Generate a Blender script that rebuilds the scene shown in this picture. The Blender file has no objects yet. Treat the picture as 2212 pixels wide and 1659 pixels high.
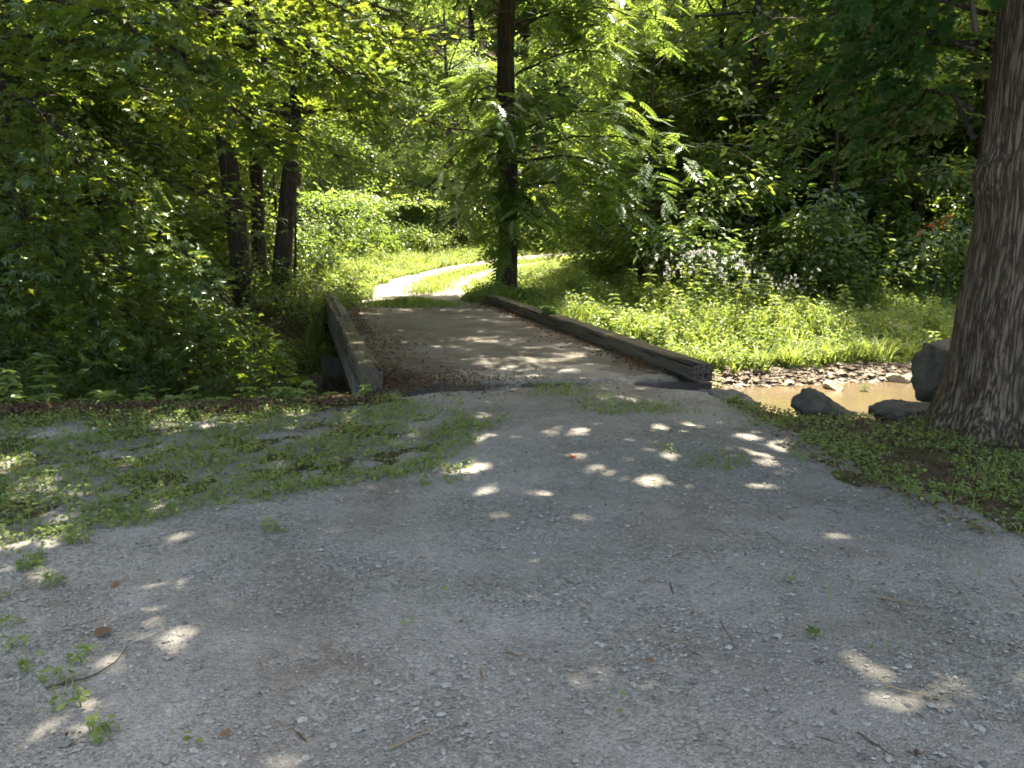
import bpy, math
import numpy as np
from mathutils import Vector

rng = np.random.default_rng(11)
sc = bpy.context.scene
COL = sc.collection
PI = math.pi

# ------------------------------------------------------------------ camera
CAM_Z, PITCH, FPX = 1.6, math.radians(11.08), 1736.0
SUN_AZ, SUN_EL = math.radians(24), math.radians(64)
SUN = np.array([math.sin(SUN_AZ) * math.cos(SUN_EL), math.cos(SUN_AZ) * math.cos(SUN_EL), math.sin(SUN_EL)])
cam = bpy.data.objects.new('camera', bpy.data.cameras.new('camera'))
cam.location = (0, 0, CAM_Z)
cam.rotation_euler = (PI / 2 - PITCH, 0, 0)
cam.data.sensor_width = 36
cam.data.lens = 36 * FPX / 2212
cam.data.clip_end = 1000
COL.objects.link(cam)
sc.camera = cam


# ------------------------------------------------------------------ numeric helpers
def lerp(x, xs, ys):
    return np.interp(x, xs, ys)


def sstep(a, b, x):
    t = np.clip((x - a) / (b - a), 0, 1)
    return t * t * (3 - 2 * t)


_ph = np.random.default_rng(5).uniform(0, 6.28, (6, 3))
_di = np.random.default_rng(6).uniform(0, 6.28, (6, 3))


def wob(x, y, scale, k=0):
    """smooth pseudo noise in about -1..1"""
    s = 0
    for i in range(3):
        for j, f in enumerate((1.0, 1.9, 3.7)):
            a = _di[(i + k) % 6, j] + k
            s = s + np.sin((x * math.cos(a) + y * math.sin(a)) * f * 2 * PI / scale + _ph[(i + k) % 6, j] + k * 1.7) / f
    return s / 3.0


def seg_dist(px, py, line):
    d = np.full(np.shape(px), 1e9)
    for (x0, y0), (x1, y1) in zip(line[:-1], line[1:]):
        vx, vy = x1 - x0, y1 - y0
        t = np.clip(((px - x0) * vx + (py - y0) * vy) / (vx * vx + vy * vy), 0, 1)
        d = np.minimum(d, np.hypot(px - x0 - t * vx, py - y0 - t * vy))
    return d


def poly_sd(px, py, poly):
    """signed distance to a polygon, positive inside"""
    px, py = np.asarray(px, float), np.asarray(py, float)
    ins = np.zeros(px.shape, bool)
    n = len(poly)
    for i in range(n):
        x0, y0 = poly[i]
        x1, y1 = poly[(i + 1) % n]
        c = ((y0 > py) != (y1 > py)) & (px < (x1 - x0) * (py - y0) / ((y1 - y0) or 1e-9) + x0)
        ins ^= c
    d = seg_dist(px, py, list(poly) + [poly[0]])
    return np.where(ins, d, -d)


# ------------------------------------------------------------------ terrain
BR_A = np.array([-1.35, 8.1])                       # a point on the left inner deck edge
BR_D = np.array([-math.sin(math.radians(15)), math.cos(math.radians(15))])
BR_N = np.array([BR_D[1], -BR_D[0]])                # to the right across the deck
BR_W = 3.1
WATER_Z = -1.0
TRACK_LINE = [(-0.3, 9.5), (-1.9, 16.3), (-2.1, 19), (-2.0, 23), (-1.2, 27), (0.6, 31), (3.4, 35), (8, 39), (16, 44)]


def near_bank(x):
    return lerp(x, [-40, -6, -1.5, 1.2, 1.9, 2.6, 3.7, 4.25, 6, 12, 40], [7.9, 7.25, 7.75, 8.4, 8.0, 7.0, 6.9, 8.1, 7.9, 7.2, 4.0])


def far_bank(x):
    return lerp(x, [-40, -6, -3, 0, 2, 4, 7, 12, 40], [16, 13.6, 13.6, 13.4, 13.0, 13.2, 13.9, 15.2, 24])


def H(x, y):
    x, y = np.asarray(x, float), np.asarray(y, float)
    yn, yf = near_bank(x), far_bank(x)
    bed = -1.3 + 0.08 * wob(x, y, 1.7, 2)
    z_far = -0.78 + 0.33 * sstep(0.5, 2.2, y - yf) + 0.45 * sstep(1.5, 8.0, y - yf)
    left = sstep(-2.2, -4.2, x)
    z_farl = -1.0 + 1.05 * sstep(-0.4, 3.0, y - yf)
    z_far = z_far * (1 - left) + z_farl * left
    z_near = 0.03 * wob(x, y, 5, 1)
    z_near = np.where(y < 5, z_near * 0.5, z_near)
    rise = 0.019 * np.maximum(0, y - 18)
    hill0 = lerp(x, [-60, -14, -6, 6, 18, 60], [24, 32, 43, 45, 40, 26])
    t = np.maximum(0, y - hill0)
    hill = 0.5 * t * sstep(0, 14, t)
    z_far = z_far + rise + hill + 0.05 * wob(x, y, 4, 3)
    a = sstep(-0.35, 1.3, y - yn)
    b = sstep(-0.9, 0.45, y - yf)
    z = z_near * (1 - a) + bed * a
    z = z * (1 - b) + z_far * b
    # the track bed carries the road level from the end of the bridge
    td = seg_dist(x, y, TRACK_LINE[1:])
    tw = sstep(3.2, 1.6, td) * sstep(14.9, 16.2, y)
    zt = 0.0 + 0.019 * np.maximum(0, y - 18) + 0.01 * wob(x, y, 2, 4)
    zt = zt + hill * 0.6
    z = z * (1 - tw) + zt * tw
    return z


def hit(u, v, lift=0.0):
    """where the line of sight through a photograph point (2212 x 1659) meets the terrain"""
    a, b = (u - 1106) / FPX, (829.5 - v) / FPX
    D = np.array([a, math.cos(PITCH) + b * math.sin(PITCH), -math.sin(PITCH) + b * math.cos(PITCH)])
    t = np.linspace(1, 90, 6000)
    P = np.array([0, 0, CAM_Z]) + t[:, None] * D
    k = np.argmax(P[:, 2] <= H(P[:, 0], P[:, 1]) + lift)
    return P[k]


def at(u, v, y):
    """point on the sight line at ground distance y"""
    a, b = (u - 1106) / FPX, (829.5 - v) / FPX
    D = np.array([a, math.cos(PITCH) + b * math.sin(PITCH), -math.sin(PITCH) + b * math.cos(PITCH)])
    return np.array([0, 0, CAM_Z]) + D * (y / D[1])


# ------------------------------------------------------------------ mesh builder
class Geo:
    def __init__(s):
        s.v, s.f, s.a, s.n = [], [], [], 0

    def add(s, V, F, var=0.5):
        V = np.asarray(V, np.float32).reshape(-1, 3)
        F = np.asarray(F, np.int64)
        s.v.append(V)
        s.f.append(F + s.n)
        s.a.append(np.broadcast_to(np.asarray(var, np.float32), (len(V),)))
        s.n += len(V)

    def mesh(s, name, mat, smooth=False):
        me = bpy.data.meshes.new(name)
        V = np.concatenate(s.v)
        me.vertices.add(len(V))
        me.vertices.foreach_set('co', V.ravel())
        li = np.concatenate([f.ravel() for f in s.f])
        tot = np.concatenate([np.full(len(f), f.shape[1]) for f in s.f])
        st = np.concatenate([[0], np.cumsum(tot)[:-1]])
        me.loops.add(len(li))
        me.loops.foreach_set('vertex_index', li.astype(np.int32))
        me.polygons.add(len(tot))
        me.polygons.foreach_set('loop_start', st.astype(np.int32))
        me.polygons.foreach_set('loop_total', tot.astype(np.int32))
        me.polygons.foreach_set('use_smooth', np.full(len(tot), smooth))
        at_ = me.attributes.new('var', 'FLOAT', 'POINT')
        at_.data.foreach_set('value', np.concatenate(s.a))
        me.materials.append(mat)
        me.update(calc_edges=True)
        return me

    def obj(s, name, mat, parent=None, smooth=False):
        o = bpy.data.objects.new(name, s.mesh(name, mat, smooth))
        COL.objects.link(o)
        if parent is not None:
            o.parent = parent
        return o


def tag(o, label=None, cat=None, group=None, kind=None):
    if label: o['label'] = label
    if cat: o['category'] = cat
    if group: o['group'] = group
    if kind: o['kind'] = kind
    return o


def thing(name, label, cat, loc, rz=0, group=None, scale=1):
    o = bpy.data.objects.new(name, None)
    COL.objects.link(o)
    o.empty_display_size = 0.2
    o.location = [float(c) for c in loc]
    o.rotation_euler = (0, 0, rz)
    o.scale = (scale,) * 3 if np.isscalar(scale) else scale
    return tag(o, label, cat, group)


def dup(root, loc, rz=0, label=None, scale=1, cat=None, group=None, name=None):
    r = root.copy()
    if name: r.name = name
    COL.objects.link(r)
    r.location = [float(c) for c in loc]
    r.rotation_euler = (0, 0, rz)
    r.scale = (scale,) * 3 if np.isscalar(scale) else scale
    tag(r, label, cat, group)
    for ch in list(root.children):
        c = ch.copy()
        COL.objects.link(c)
        c.parent = r
    return r


def tube(path, rad, seg=8, ridges=0.0, seed=0):
    P = np.asarray(path, float)
    R = np.asarray(rad, float)
    n = len(P)
    T = np.gradient(P, axis=0)
    T /= np.linalg.norm(T, axis=1)[:, None] + 1e-9
    ref = np.array([1.0, 0, 0]) if abs(T[:, 0]).mean() < 0.8 else np.array([0, 1.0, 0])
    A = ref - (T @ ref)[:, None] * T
    A /= np.linalg.norm(A, axis=1)[:, None]
    B = np.cross(T, A)
    th = np.arange(seg) * 2 * PI / seg
    rr = np.ones((n, seg))
    if ridges:
        r0 = np.random.default_rng(seed)
        zz = np.cumsum(np.r_[0, np.linalg.norm(np.diff(P, axis=0), axis=1)])[:, None]
        for f in (2, 3, 5, 9, 13):
            rr += ridges / f ** 0.6 * np.sin(f * th[None] + r0.uniform(0, 6) + np.sin(zz * r0.uniform(0.6, 2.4) + r0.uniform(0, 6)) * 0.9) * (0.6 + 0.4 * np.sin(zz * 1.7 + f))
    V = P[:, None] + (A[:, None] * np.cos(th)[None, :, None] + B[:, None] * np.sin(th)[None, :, None]) * (R[:, None] * rr)[..., None]
    i = np.arange(n - 1)[:, None] * seg
    j = np.arange(seg)[None]
    k = (j + 1) % seg
    F = np.stack([i + j, i + k, i + seg + k, i + seg + j], -1).reshape(-1, 4)
    return V.reshape(-1, 3), F


def unit(a):
    return a / (np.linalg.norm(a, axis=-1, keepdims=True) + 1e-9)


# ------------------------------------------------------------------ leaf shapes: x = length, y = width, z = normal
def T_rhomb(w=0.5, fold=0.1):
    V = np.array([(0, 0, 0), (0.45, w / 2, fold), (1, 0, -0.08), (0.45, -w / 2, fold)])
    return V, np.array([(0, 1, 2, 3)])


def T_leaf(w=0.5, fold=0.08):
    V = np.array([(0, 0, 0), (0.3, w * 0.46, fold), (0.68, w * 0.40, fold * 0.7), (1, 0, -0.12), (0.68, -w * 0.40, fold * 0.7), (0.3, -w * 0.46, fold), (0.5, 0, 0)])
    return V, np.array([(0, 6, 2, 1), (6, 3, 3, 2), (0, 5, 4, 6), (6, 4, 3, 3)])


def T_leaf3(w=0.5, fold=0.08):
    V = np.array([(0, 0, 0), (0.3, w * 0.48, fold), (0.68, w * 0.40, fold * 0.7), (1, 0, -0.12), (0.68, -w * 0.40, fold * 0.7), (0.3, -w * 0.48, fold)])
    return V, np.array([(0, 1, 2, 3), (0, 3, 4, 5)])


def T_maple():
    V, F = [], []
    for ang, ln, wd in ((0, 0.78, 0.30), (52, 0.66, 0.26), (-52, 0.66, 0.26), (112, 0.40, 0.2), (-112, 0.40, 0.2)):
        c, s = math.cos(math.radians(ang)), math.sin(math.radians(ang))
        n = len(V)
        for x, y, z in ((-0.02, 0, 0), (0.55, wd * 0.62, 0.03), (1.0, 0, -0.07), (0.55, -wd * 0.62, 0.03)):
            x *= ln
            V.append((0.25 + x * c - y * s, x * s + y * c, z))
        F.append((n, n + 3, n + 2, n + 1))
    return np.array(V), np.array(F)


def T_oak():
    # lobed blade: four pairs of kites along a midrib, and a tip
    V, F = [], []
    for x0, ang, ln in ((0.2, 55, 0.25), (0.2, -55, 0.25), (0.4, 50, 0.36), (0.4, -50, 0.36), (0.62, 42, 0.3), (0.62, -42, 0.3), (0.1, 0, 0.92)):
        c, s = math.cos(math.radians(ang)), math.sin(math.radians(ang))
        n = len(V)
        w = 0.13
        for x, y, z in ((-0.1, 0, 0), (ln * 0.6, w, 0.02), (ln, 0, -0.03), (ln * 0.6, -w, 0.02)):
            V.append((x0 + x * c - y * s, x * s + y * c, z))
        F.append((n, n + 3, n + 2, n + 1))
    return np.array(V), np.array(F)


def T_pinnate(pairs=7, droop=0.28):
    V, F = [], []

    def spine(t):
        return np.array([t, 0, 0.12 * t - droop * t * t])
    for i in range(pairs + 1):
        t = 0.16 + 0.84 * i / pairs
        p = spine(t)
        for sg in ((1, -1) if i < pairs else (0,)):
            ln = 0.25 * (0.72 + 0.5 * math.sin(PI * (0.15 + 0.8 * t)))
            if sg == 0: ln = 0.22
            a = math.radians(62 - 14 * t) * sg
            d = np.array([math.cos(a), math.sin(a), -0.18])
            q = np.array([-math.sin(a), math.cos(a), 0]) * 0.052
            n = len(V)
            V += [p, p + d * ln * 0.42 + q, p + d * ln, p + d * ln * 0.42 - q]
            F.append((n, n + 3, n + 2, n + 1))
    n = len(V)
    for a, b in ((0, 0.5), (0.5, 1)):
        n = len(V)
        V += [spine(a) + (0, .006, 0), spine(b) + (0, .004, 0), spine(b) - (0, .004, 0), spine(a) - (0, .006, 0)]
        F.append((n, n + 3, n + 2, n + 1))
    return np.array(V), np.array(F)


def T_round(n=6, w=0.9):
    th = np.arange(n) * 2 * PI / n + PI
    V = np.stack([0.5 + 0.5 * np.cos(th), 0.5 * w * np.sin(th), 0.06 * np.abs(np.sin(th))], 1)
    return V, np.array([tuple(range(n))])


def put(geo, T, pos, axis, normal, size, var):
    """stamp the template T at every pos"""
    V, F = T
    pos = np.asarray(pos, float)
    if len(pos) == 0: return
    n = unit(np.asarray(normal, float))
    a = np.asarray(axis, float)
    a = unit(a - (a * n).sum(1, keepdims=True) * n)
    b = np.cross(n, a)
    s = np.broadcast_to(np.asarray(size, float), (len(pos),))[:, None, None]
    W = pos[:, None] + s * (V[None, :, 0:1] * a[:, None] + V[None, :, 1:2] * b[:, None] + V[None, :, 2:3] * n[:, None])
    FF = (np.arange(len(pos))[:, None, None] * len(V) + F[None]).reshape(-1, F.shape[1])
    geo.add(W.reshape(-1, 3), FF, np.repeat(np.broadcast_to(var, (len(pos),)), len(V)))


# ------------------------------------------------------------------ where direct sun gets through the canopy
DAPPLES = []      # (x, y, rx, ry)
for u, v, w, h in ((1425, 1045, 90, 22), (1300, 1028, 60, 18), (1080, 1095, 190, 40), (1140, 1210, 60, 26), (1140, 1305, 100, 30),
                   (1650, 955, 110, 22), (1650, 980, 80, 12), (1475, 927, 130, 14), (1690, 1020, 50, 22), (1350, 1490, 110, 60),
                   (650, 1610, 110, 60), (420, 1335, 150, 40), (345, 1410, 80, 36), (380, 1275, 100, 26), (40, 1180, 160, 60), (60, 1060, 110, 60),
                   (1820, 1180, 60, 24), (1000, 1020, 120, 20), (1060, 900, 90, 16), (1320, 870, 90, 14), (130, 1140, 80, 40), (20, 1010, 60, 30),
                   (1950, 1500, 200, 30), (330, 925, 90, 10), (1210, 940, 70, 12), (120, 1570, 150, 60), (1560, 1190, 50, 22), (850, 1085, 60, 20),
                   (1880, 850, 120, 40), (1700, 860, 90, 40)):
    p0 = hit(u, v)
    px = hit(u + w / 2, v)
    py = hit(u, v - h / 2)
    DAPPLES.append((p0[0], p0[1], max(0.13, abs(px[0] - p0[0]) + 0.05), max(0.17, 1.15 * abs(py[1] - p0[1]) + 0.06)))
for u, v, yd, rr in ((680, 60, 9.3, 1.3), (740, 150, 9.6, 1.0), (600, 20, 9.0, 1.0), (820, 60, 9.8, 0.8), (520, 230, 8.3, 0.45), (600, 330, 8.4, 0.3), (430, 550, 9.3, 0.35), (560, 740, 10, 0.5), (200, 330, 9, 0.4),
                     (300, 60, 8.5, 0.35), (330, 420, 9.5, 0.3), (110, 240, 9.2, 0.3), (650, 450, 12, 0.4), (240, 600, 10.5, 0.3), (480, 120, 8.6, 0.3), (860, 110, 9.8, 0.5),
                     (1480, 400, 19.3, 0.6), (1440, 330, 19, 0.5), (1300, 400, 19, 0.4), (960, 360, 19.5, 0.6), (1180, 420, 18.5, 0.3), (1040, 470, 18.6, 0.3),
                     (60, 420, 9.5, 0.35), (160, 150, 9.5, 0.3), (400, 330, 9.3, 0.35), (250, 480, 10.2, 0.35), (60, 620, 10.8, 0.3), (400, 660, 10.8, 0.35), (150, 680, 10.6, 0.3),
                     (420, 200, 8.4, 0.3), (590, 180, 8.3, 0.35), (380, 80, 8.4, 0.3), (700, 260, 11.6, 0.4), (540, 470, 11.6, 0.35), (30, 60, 9.2, 0.3),
                     (1800, 130, 7.6, 0.12), (1980, 380, 19, 0.7), (1750, 300, 22, 0.6), (1620, 420, 20.5, 0.5), (2040, 320, 22, 0.8)):
    q0 = at(u, v, yd)
    DAPPLES.append((q0[0] - SUN[0] * q0[2] / SUN[2], q0[1] - SUN[1] * q0[2] / SUN[2], rr, rr))
BRIDGE_POLY = [(-1.5, 7.8), (2.0, 8.2), (-0.5, 16.6), (-3.5, 15.8)]
TRACK_SUN = [(-4.2, 16.8), (-0.3, 17.6), (0.8, 24), (2.5, 28), (6, 33), (12, 40), (2, 42), (-4, 34), (-7, 27), (-7, 20)]
MEADOW_SUN = [(0.6, 13.2), (3.0, 12.0), (5.8, 13.2), (6.4, 16.5), (3.8, 19), (0.4, 18.2)]
CREEK_SUN = [(2.0, 9.5), (9, 9.5), (9.5, 14.5), (5.5, 14.0), (2.0, 13.2)]


def sun_gap(P):
    """True where a leaf at P would shade a place that the sun reaches"""
    k = P[:, 2] / SUN[2]
    gx, gy = P[:, 0] - SUN[0] * k, P[:, 1] - SUN[1] * k
    g = np.zeros(len(P), bool)
    for x, y, rx, ry in DAPPLES:
        g |= ((gx - x) / rx) ** 2 + ((gy - y) / ry) ** 2 < 1 + 0.5 * wob(gx, gy, 0.5, 1)
    hsh = np.modf(np.abs(np.sin(P[:, 0] * 127.1 + P[:, 1] * 311.7 + P[:, 2] * 74.7) * 43758.5))[0]
    g &= (hsh > np.where(gy < 4.5, 0.2, 0.1)) | (gy > 8.4)
    n = wob(gx, gy, 1.1, 2) + 0.5 * wob(gx, gy, 0.45, 4)
    nb = wob(gx, gy, 0.6, 1) + 0.6 * wob(gx, gy, 0.27, 3)
    d = poly_sd(gx, gy, BRIDGE_POLY)
    g |= (d > -0.1) & (nb > -0.08 + 0.28 * sstep(12, 8, gy))
    g |= (gy < 8.4) & (gy > 0) & (np.abs(gx) < 8) & (wob(gx, gy, 0.62, 3) + 0.6 * wob(gx + 3, gy, 0.27, 5) > 0.62) & (hsh > 0.25)
    g |= (poly_sd(gx, gy, TRACK_SUN) > 0) & (n > -0.75)
    g |= (poly_sd(gx, gy, MEADOW_SUN) > 0) & (n > -0.95)
    g |= (poly_sd(gx, gy, CREEK_SUN) > 0) & (n > -0.3)
    return g & (P[:, 2] > 2.6)


# ------------------------------------------------------------------ materials
def new_mat(name):
    m = bpy.data.materials.new(name)
    m.use_nodes = True
    nt = m.node_tree
    nt.nodes.clear()
    return m, nt


class N:
    """short node helper"""
    def __init__(s, nt):
        s.nt = nt

    def __call__(s, typ, ins=None, **props):
        n = s.nt.nodes.new(typ)
        for k, v in props.items():
            setattr(n, k, v)
        for k, v in (ins or {}).items():
            sock = n.inputs[k]
            if isinstance(v, bpy.types.NodeSocket):
                s.nt.links.new(v, sock)
            else:
                sock.default_value = v
        return n

    def ramp(s, fac, stops, interp='LINEAR'):
        n = s.nt.nodes.new('ShaderNodeValToRGB')
        n.color_ramp.interpolation = interp
        el = n.color_ramp.elements
        while len(el) < len(stops):
            el.new(0.5)
        for e, (p, c) in zip(el, stops):
            e.position = p
            e.color = (*c, 1) if len(c) == 3 else c
        s.nt.links.new(fac, n.inputs[0])
        return n.outputs[0]

    def mix(s, fac, a, b, blend='MIX'):
        n = s.nt.nodes.new('ShaderNodeMix')
        n.data_type = 'RGBA'
        n.blend_type = blend
        for idx, v in ((0, fac), (6, a), (7, b)):
            if isinstance(v, bpy.types.NodeSocket):
                s.nt.links.new(v, n.inputs[idx])
            else:
                n.inputs[idx].default_value = v if idx == 0 else (*v, 1)
        return n.outputs[2]

    def noise(s, co, scale, detail=4, rough=0.55, dist=0.0):
        return s('ShaderNodeTexNoise', {'Vector': co, 'Scale': scale, 'Detail': detail, 'Roughness': rough, 'Distortion': dist}).outputs[0]

    def coord(s, scale=(1, 1, 1)):
        t = s('ShaderNodeTexCoord')
        return s('ShaderNodeMapping', {'Vector': t.outputs['Object'], 'Scale': scale}).outputs[0]

    def out(s, sh):
        o = s('ShaderNodeOutputMaterial')
        s.nt.links.new(sh, o.inputs[0])

    def principled(s, col, rough=0.8, height=None, bump=0.3, dist=0.02, spec=0.3):
        b = s('ShaderNodeBsdfPrincipled', {'Base Color': col if isinstance(col, bpy.types.NodeSocket) else (*col, 1), 'Roughness': rough, 'Specular IOR Level': spec})
        if height is not None:
            bp = s('ShaderNodeBump', {'Height': height, 'Strength': bump, 'Distance': dist})
            s.nt.links.new(bp.outputs[0], b.inputs['Normal'])
        s.out(b.outputs[0])
        return b


def leaf_mat(name, c0, c1, t0, t1, trans=0.45, gloss_rough=0.32, sheen=0.035):
    m, nt = new_mat(name)
    n = N(nt)
    var = n('ShaderNodeAttribute', attribute_name='var').outputs['Fac']
    oi = n('ShaderNodeObjectInfo').outputs['Random']
    f = n('ShaderNodeMath', {0: oi, 1: 0.35}, operation='MULTIPLY').outputs[0]
    f = n('ShaderNodeMath', {0: f, 1: var}, operation='ADD').outputs[0]
    f = n('ShaderNodeMath', {0: f, 1: 0.15}, operation='SUBTRACT').outputs[0]
    cd = n.ramp(f, [(0.0, c0), (1.0, c1)])
    ct = n.ramp(f, [(0.0, t0), (1.0, t1)])
    d = n('ShaderNodeBsdfDiffuse', {'Color': cd}).outputs[0]
    t = n('ShaderNodeBsdfTranslucent', {'Color': ct}).outputs[0]
    mx = n('ShaderNodeMixShader', {0: trans, 1: d, 2: t}).outputs[0]
    g = n('ShaderNodeBsdfGlossy', {'Color': (0.85, 0.9, 0.9, 1), 'Roughness': gloss_rough}).outputs[0]
    fc = n('ShaderNodeLayerWeight', {'Blend': 0.5}).outputs['Facing']
    fc = n('ShaderNodeMath', {0: fc, 1: 4.0}, operation='POWER').outputs[0]
    fr = n('ShaderNodeMath', {0: fc, 1: 0.16, 2: sheen}, operation='MULTIPLY_ADD').outputs[0]
    n.out(n('ShaderNodeMixShader', {0: fr, 1: mx, 2: g}).outputs[0])
    return m


M = {}
M['maple'] = leaf_mat('maple_leaf', (0.034, 0.076, 0.022), (0.08, 0.13, 0.036), (0.18, 0.3, 0.03), (0.42, 0.49, 0.06))
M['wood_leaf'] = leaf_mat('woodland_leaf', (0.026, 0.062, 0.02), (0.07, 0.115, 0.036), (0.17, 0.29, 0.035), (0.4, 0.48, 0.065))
M['pale_leaf'] = leaf_mat('pale_leaf', (0.06, 0.115, 0.036), (0.125, 0.185, 0.065), (0.2, 0.33, 0.06), (0.4, 0.5, 0.11))  # paler green, partly the brightness of sunlit foliage put into the colour
M['walnut'] = leaf_mat('walnut_leaf', (0.044, 0.095, 0.028), (0.09, 0.15, 0.045), (0.17, 0.31, 0.04), (0.36, 0.47, 0.08))
M['oak'] = leaf_mat('oak_leaf', (0.022, 0.066, 0.02), (0.042, 0.1, 0.03), (0.09, 0.22, 0.025), (0.18, 0.33, 0.04), trans=0.38, sheen=0.015)
M['grass'] = leaf_mat('grass_blade', (0.075, 0.135, 0.035), (0.19, 0.24, 0.07), (0.24, 0.36, 0.05), (0.5, 0.56, 0.11), trans=0.4, gloss_rough=0.45)
M['clover'] = leaf_mat('low_weed_leaf', (0.09, 0.145, 0.035), (0.19, 0.24, 0.06), (0.22, 0.35, 0.035), (0.42, 0.46, 0.07), trans=0.3, gloss_rough=0.5)
M['litter'] = leaf_mat('dead_leaf', (0.06, 0.036, 0.024), (0.2, 0.13, 0.08), (0.1, 0.055, 0.025), (0.2, 0.115, 0.05), trans=0.15, gloss_rough=0.6, sheen=0.01)
M['orange'] = leaf_mat('orange_leaf', (0.35, 0.07, 0.02), (0.5, 0.12, 0.03), (0.5, 0.1, 0.02), (0.6, 0.16, 0.03))
M['petal'] = leaf_mat('white_petal', (0.6, 0.6, 0.6), (0.82, 0.82, 0.8), (0.6, 0.6, 0.6), (0.7, 0.7, 0.7), trans=0.3, gloss_rough=0.6)


def bark_mat(name, dark, mid, lite, fine=16, stretch=0.13, bump=0.9, moss=0.0):
    m, nt = new_mat(name)
    n = N(nt)
    co = n.coord((1, 1, stretch))
    a = n.noise(co, fine, 6, 0.65, 0.6)
    b2 = n.noise(n.coord((1, 1, stretch * 0.6)), fine * 0.8, 5, 0.6, 0.3)
    dd = n('ShaderNodeMath', {0: b2, 1: 0.5}, operation='SUBTRACT').outputs[0]
    dd = n('ShaderNodeMath', {0: dd}, operation='ABSOLUTE').outputs[0]
    r = n.ramp(dd, [(0.0, (0, 0, 0)), (0.09, (0.8, 0.8, 0.8))])
    br = n.noise(n.coord((1, 1, 0.8)), fine * 1.2, 3, 0.6)
    h = n.mix(0.5, a, r)
    h = n.mix(0.3, h, br, 'OVERLAY')
    c = n.ramp(h, [(0.25, dark), (0.55, mid), (0.85, lite)])
    big = n.noise(n.coord((1, 1, 0.4)), 2.2, 3)
    c = n.mix(n.ramp(big, [(0.35, (0, 0, 0)), (0.7, (0.55, 0.55, 0.55))]), c, tuple(0.55 * x for x in mid))
    if moss:
        g = n.ramp(n.noise(n.coord((1, 1, 0.6)), 3.5, 5), [(0.5, (0, 0, 0)), (0.68, (moss, moss, moss))])
        c = n.mix(g, c, (0.07, 0.09, 0.025))
    n.principled(c, 0.92, h, bump, 0.03, 0.15)
    return m


M['bark_oak'] = bark_mat('oak_bark', (0.04, 0.028, 0.02), (0.16, 0.122, 0.095), (0.3, 0.238, 0.19), 34, 0.13, 1.0, 0.12)
M['bark'] = bark_mat('brown_bark', (0.024, 0.019, 0.015), (0.07, 0.059, 0.049), (0.13, 0.113, 0.096), 24, 0.12, 0.9, 0.1)
M['bark_grey'] = bark_mat('grey_bark', (0.07, 0.06, 0.05), (0.17, 0.15, 0.125), (0.27, 0.24, 0.2), 26, 0.2, 0.6)


def mat_gravel(name, tones, scale, dirt, tint):
    m, nt = new_mat(name)
    n = N(nt)
    co = n.coord()
    v1 = n('ShaderNodeTexVoronoi', {'Vector': co, 'Scale': scale, 'Randomness': 1.0})
    v2 = n('ShaderNodeTexVoronoi', {'Vector': co, 'Scale': scale * 2.3, 'Randomness': 1.0})
    s1 = n('ShaderNodeSeparateColor', {0: v1.outputs['Color']}).outputs[0]
    s2 = n('ShaderNodeSeparateColor', {0: v2.outputs['Color']}).outputs[1]
    st = [(i / (len(tones) - 1), t) for i, t in enumerate(tones)]
    c1 = n.ramp(s1, st)
    c2 = n.ramp(s2, st)
    c = n.mix(0.55, c1, c2)
    dust = n.noise(co, 1.3, 6, 0.62)
    c = n.mix(n.ramp(dust, [(0.42, (0, 0, 0)), (0.68, (0.8, 0.8, 0.8))]), c, tint)
    br = n.noise(n('ShaderNodeMapping', {'Vector': co, 'Location': (7, 3, 0)}).outputs[0], 0.9, 7, 0.7)
    c = n.mix(n.ramp(br, [(0.53, (0, 0, 0)), (0.7, (0.65, 0.65, 0.65))]), c, dirt)
    bigm = n.noise(n('ShaderNodeMapping', {'Vector': co, 'Location': (1, 9, 0)}).outputs[0], 0.55, 5, 0.6)
    c = n.mix(0.55, c, n.ramp(bigm, [(0.36, (0.28, 0.275, 0.27)), (0.66, (0.66, 0.65, 0.64))]), 'OVERLAY')
    grit = n.noise(co, scale * 3, 3, 0.7)
    c = n.mix(0.35, c, n.ramp(grit, [(0.3, (0.05, 0.05, 0.05)), (0.7, (0.6, 0.6, 0.6))]), 'OVERLAY')
    hh = n.mix(0.5, v1.outputs['Distance'], v2.outputs['Distance'])
    inv = n('ShaderNodeMath', {0: 1.0, 1: hh}, operation='SUBTRACT').outputs[0]
    n.principled(c, 0.9, inv, 0.9, 0.016, 0.2)
    return m


M['gravel'] = mat_gravel('grey_gravel', [(0.11, 0.104, 0.096), (0.208, 0.2, 0.186), (0.28, 0.27, 0.252), (0.385, 0.37, 0.343)], 44, (0.17, 0.125, 0.095), (0.36, 0.34, 0.32))
M['track'] = mat_gravel('pale_track_gravel', [(0.16, 0.148, 0.13), (0.24, 0.22, 0.195), (0.32, 0.295, 0.26), (0.42, 0.39, 0.35)], 40, (0.2, 0.155, 0.11), (0.36, 0.33, 0.295))


def mat_ground():
    m, nt = new_mat('woodland_soil')
    n = N(nt)
    co = n.coord()
    a = n.noise(co, 1.1, 6, 0.6)
    b = n.noise(co, 14, 6, 0.7)
    dirt = n.ramp(b, [(0.3, (0.035, 0.024, 0.016)), (0.55, (0.09, 0.065, 0.045)), (0.75, (0.17, 0.13, 0.095))])
    green = n.ramp(b, [(0.3, (0.036, 0.04, 0.018)), (0.6, (0.08, 0.083, 0.036)), (0.8, (0.14, 0.132, 0.065))])
    c = n.mix(n.ramp(a, [(0.42, (0, 0, 0)), (0.58, (1, 1, 1))]), dirt, green)
    n.principled(c, 0.95, b, 0.6, 0.04, 0.1)
    return m


M['ground'] = mat_ground()


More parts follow.
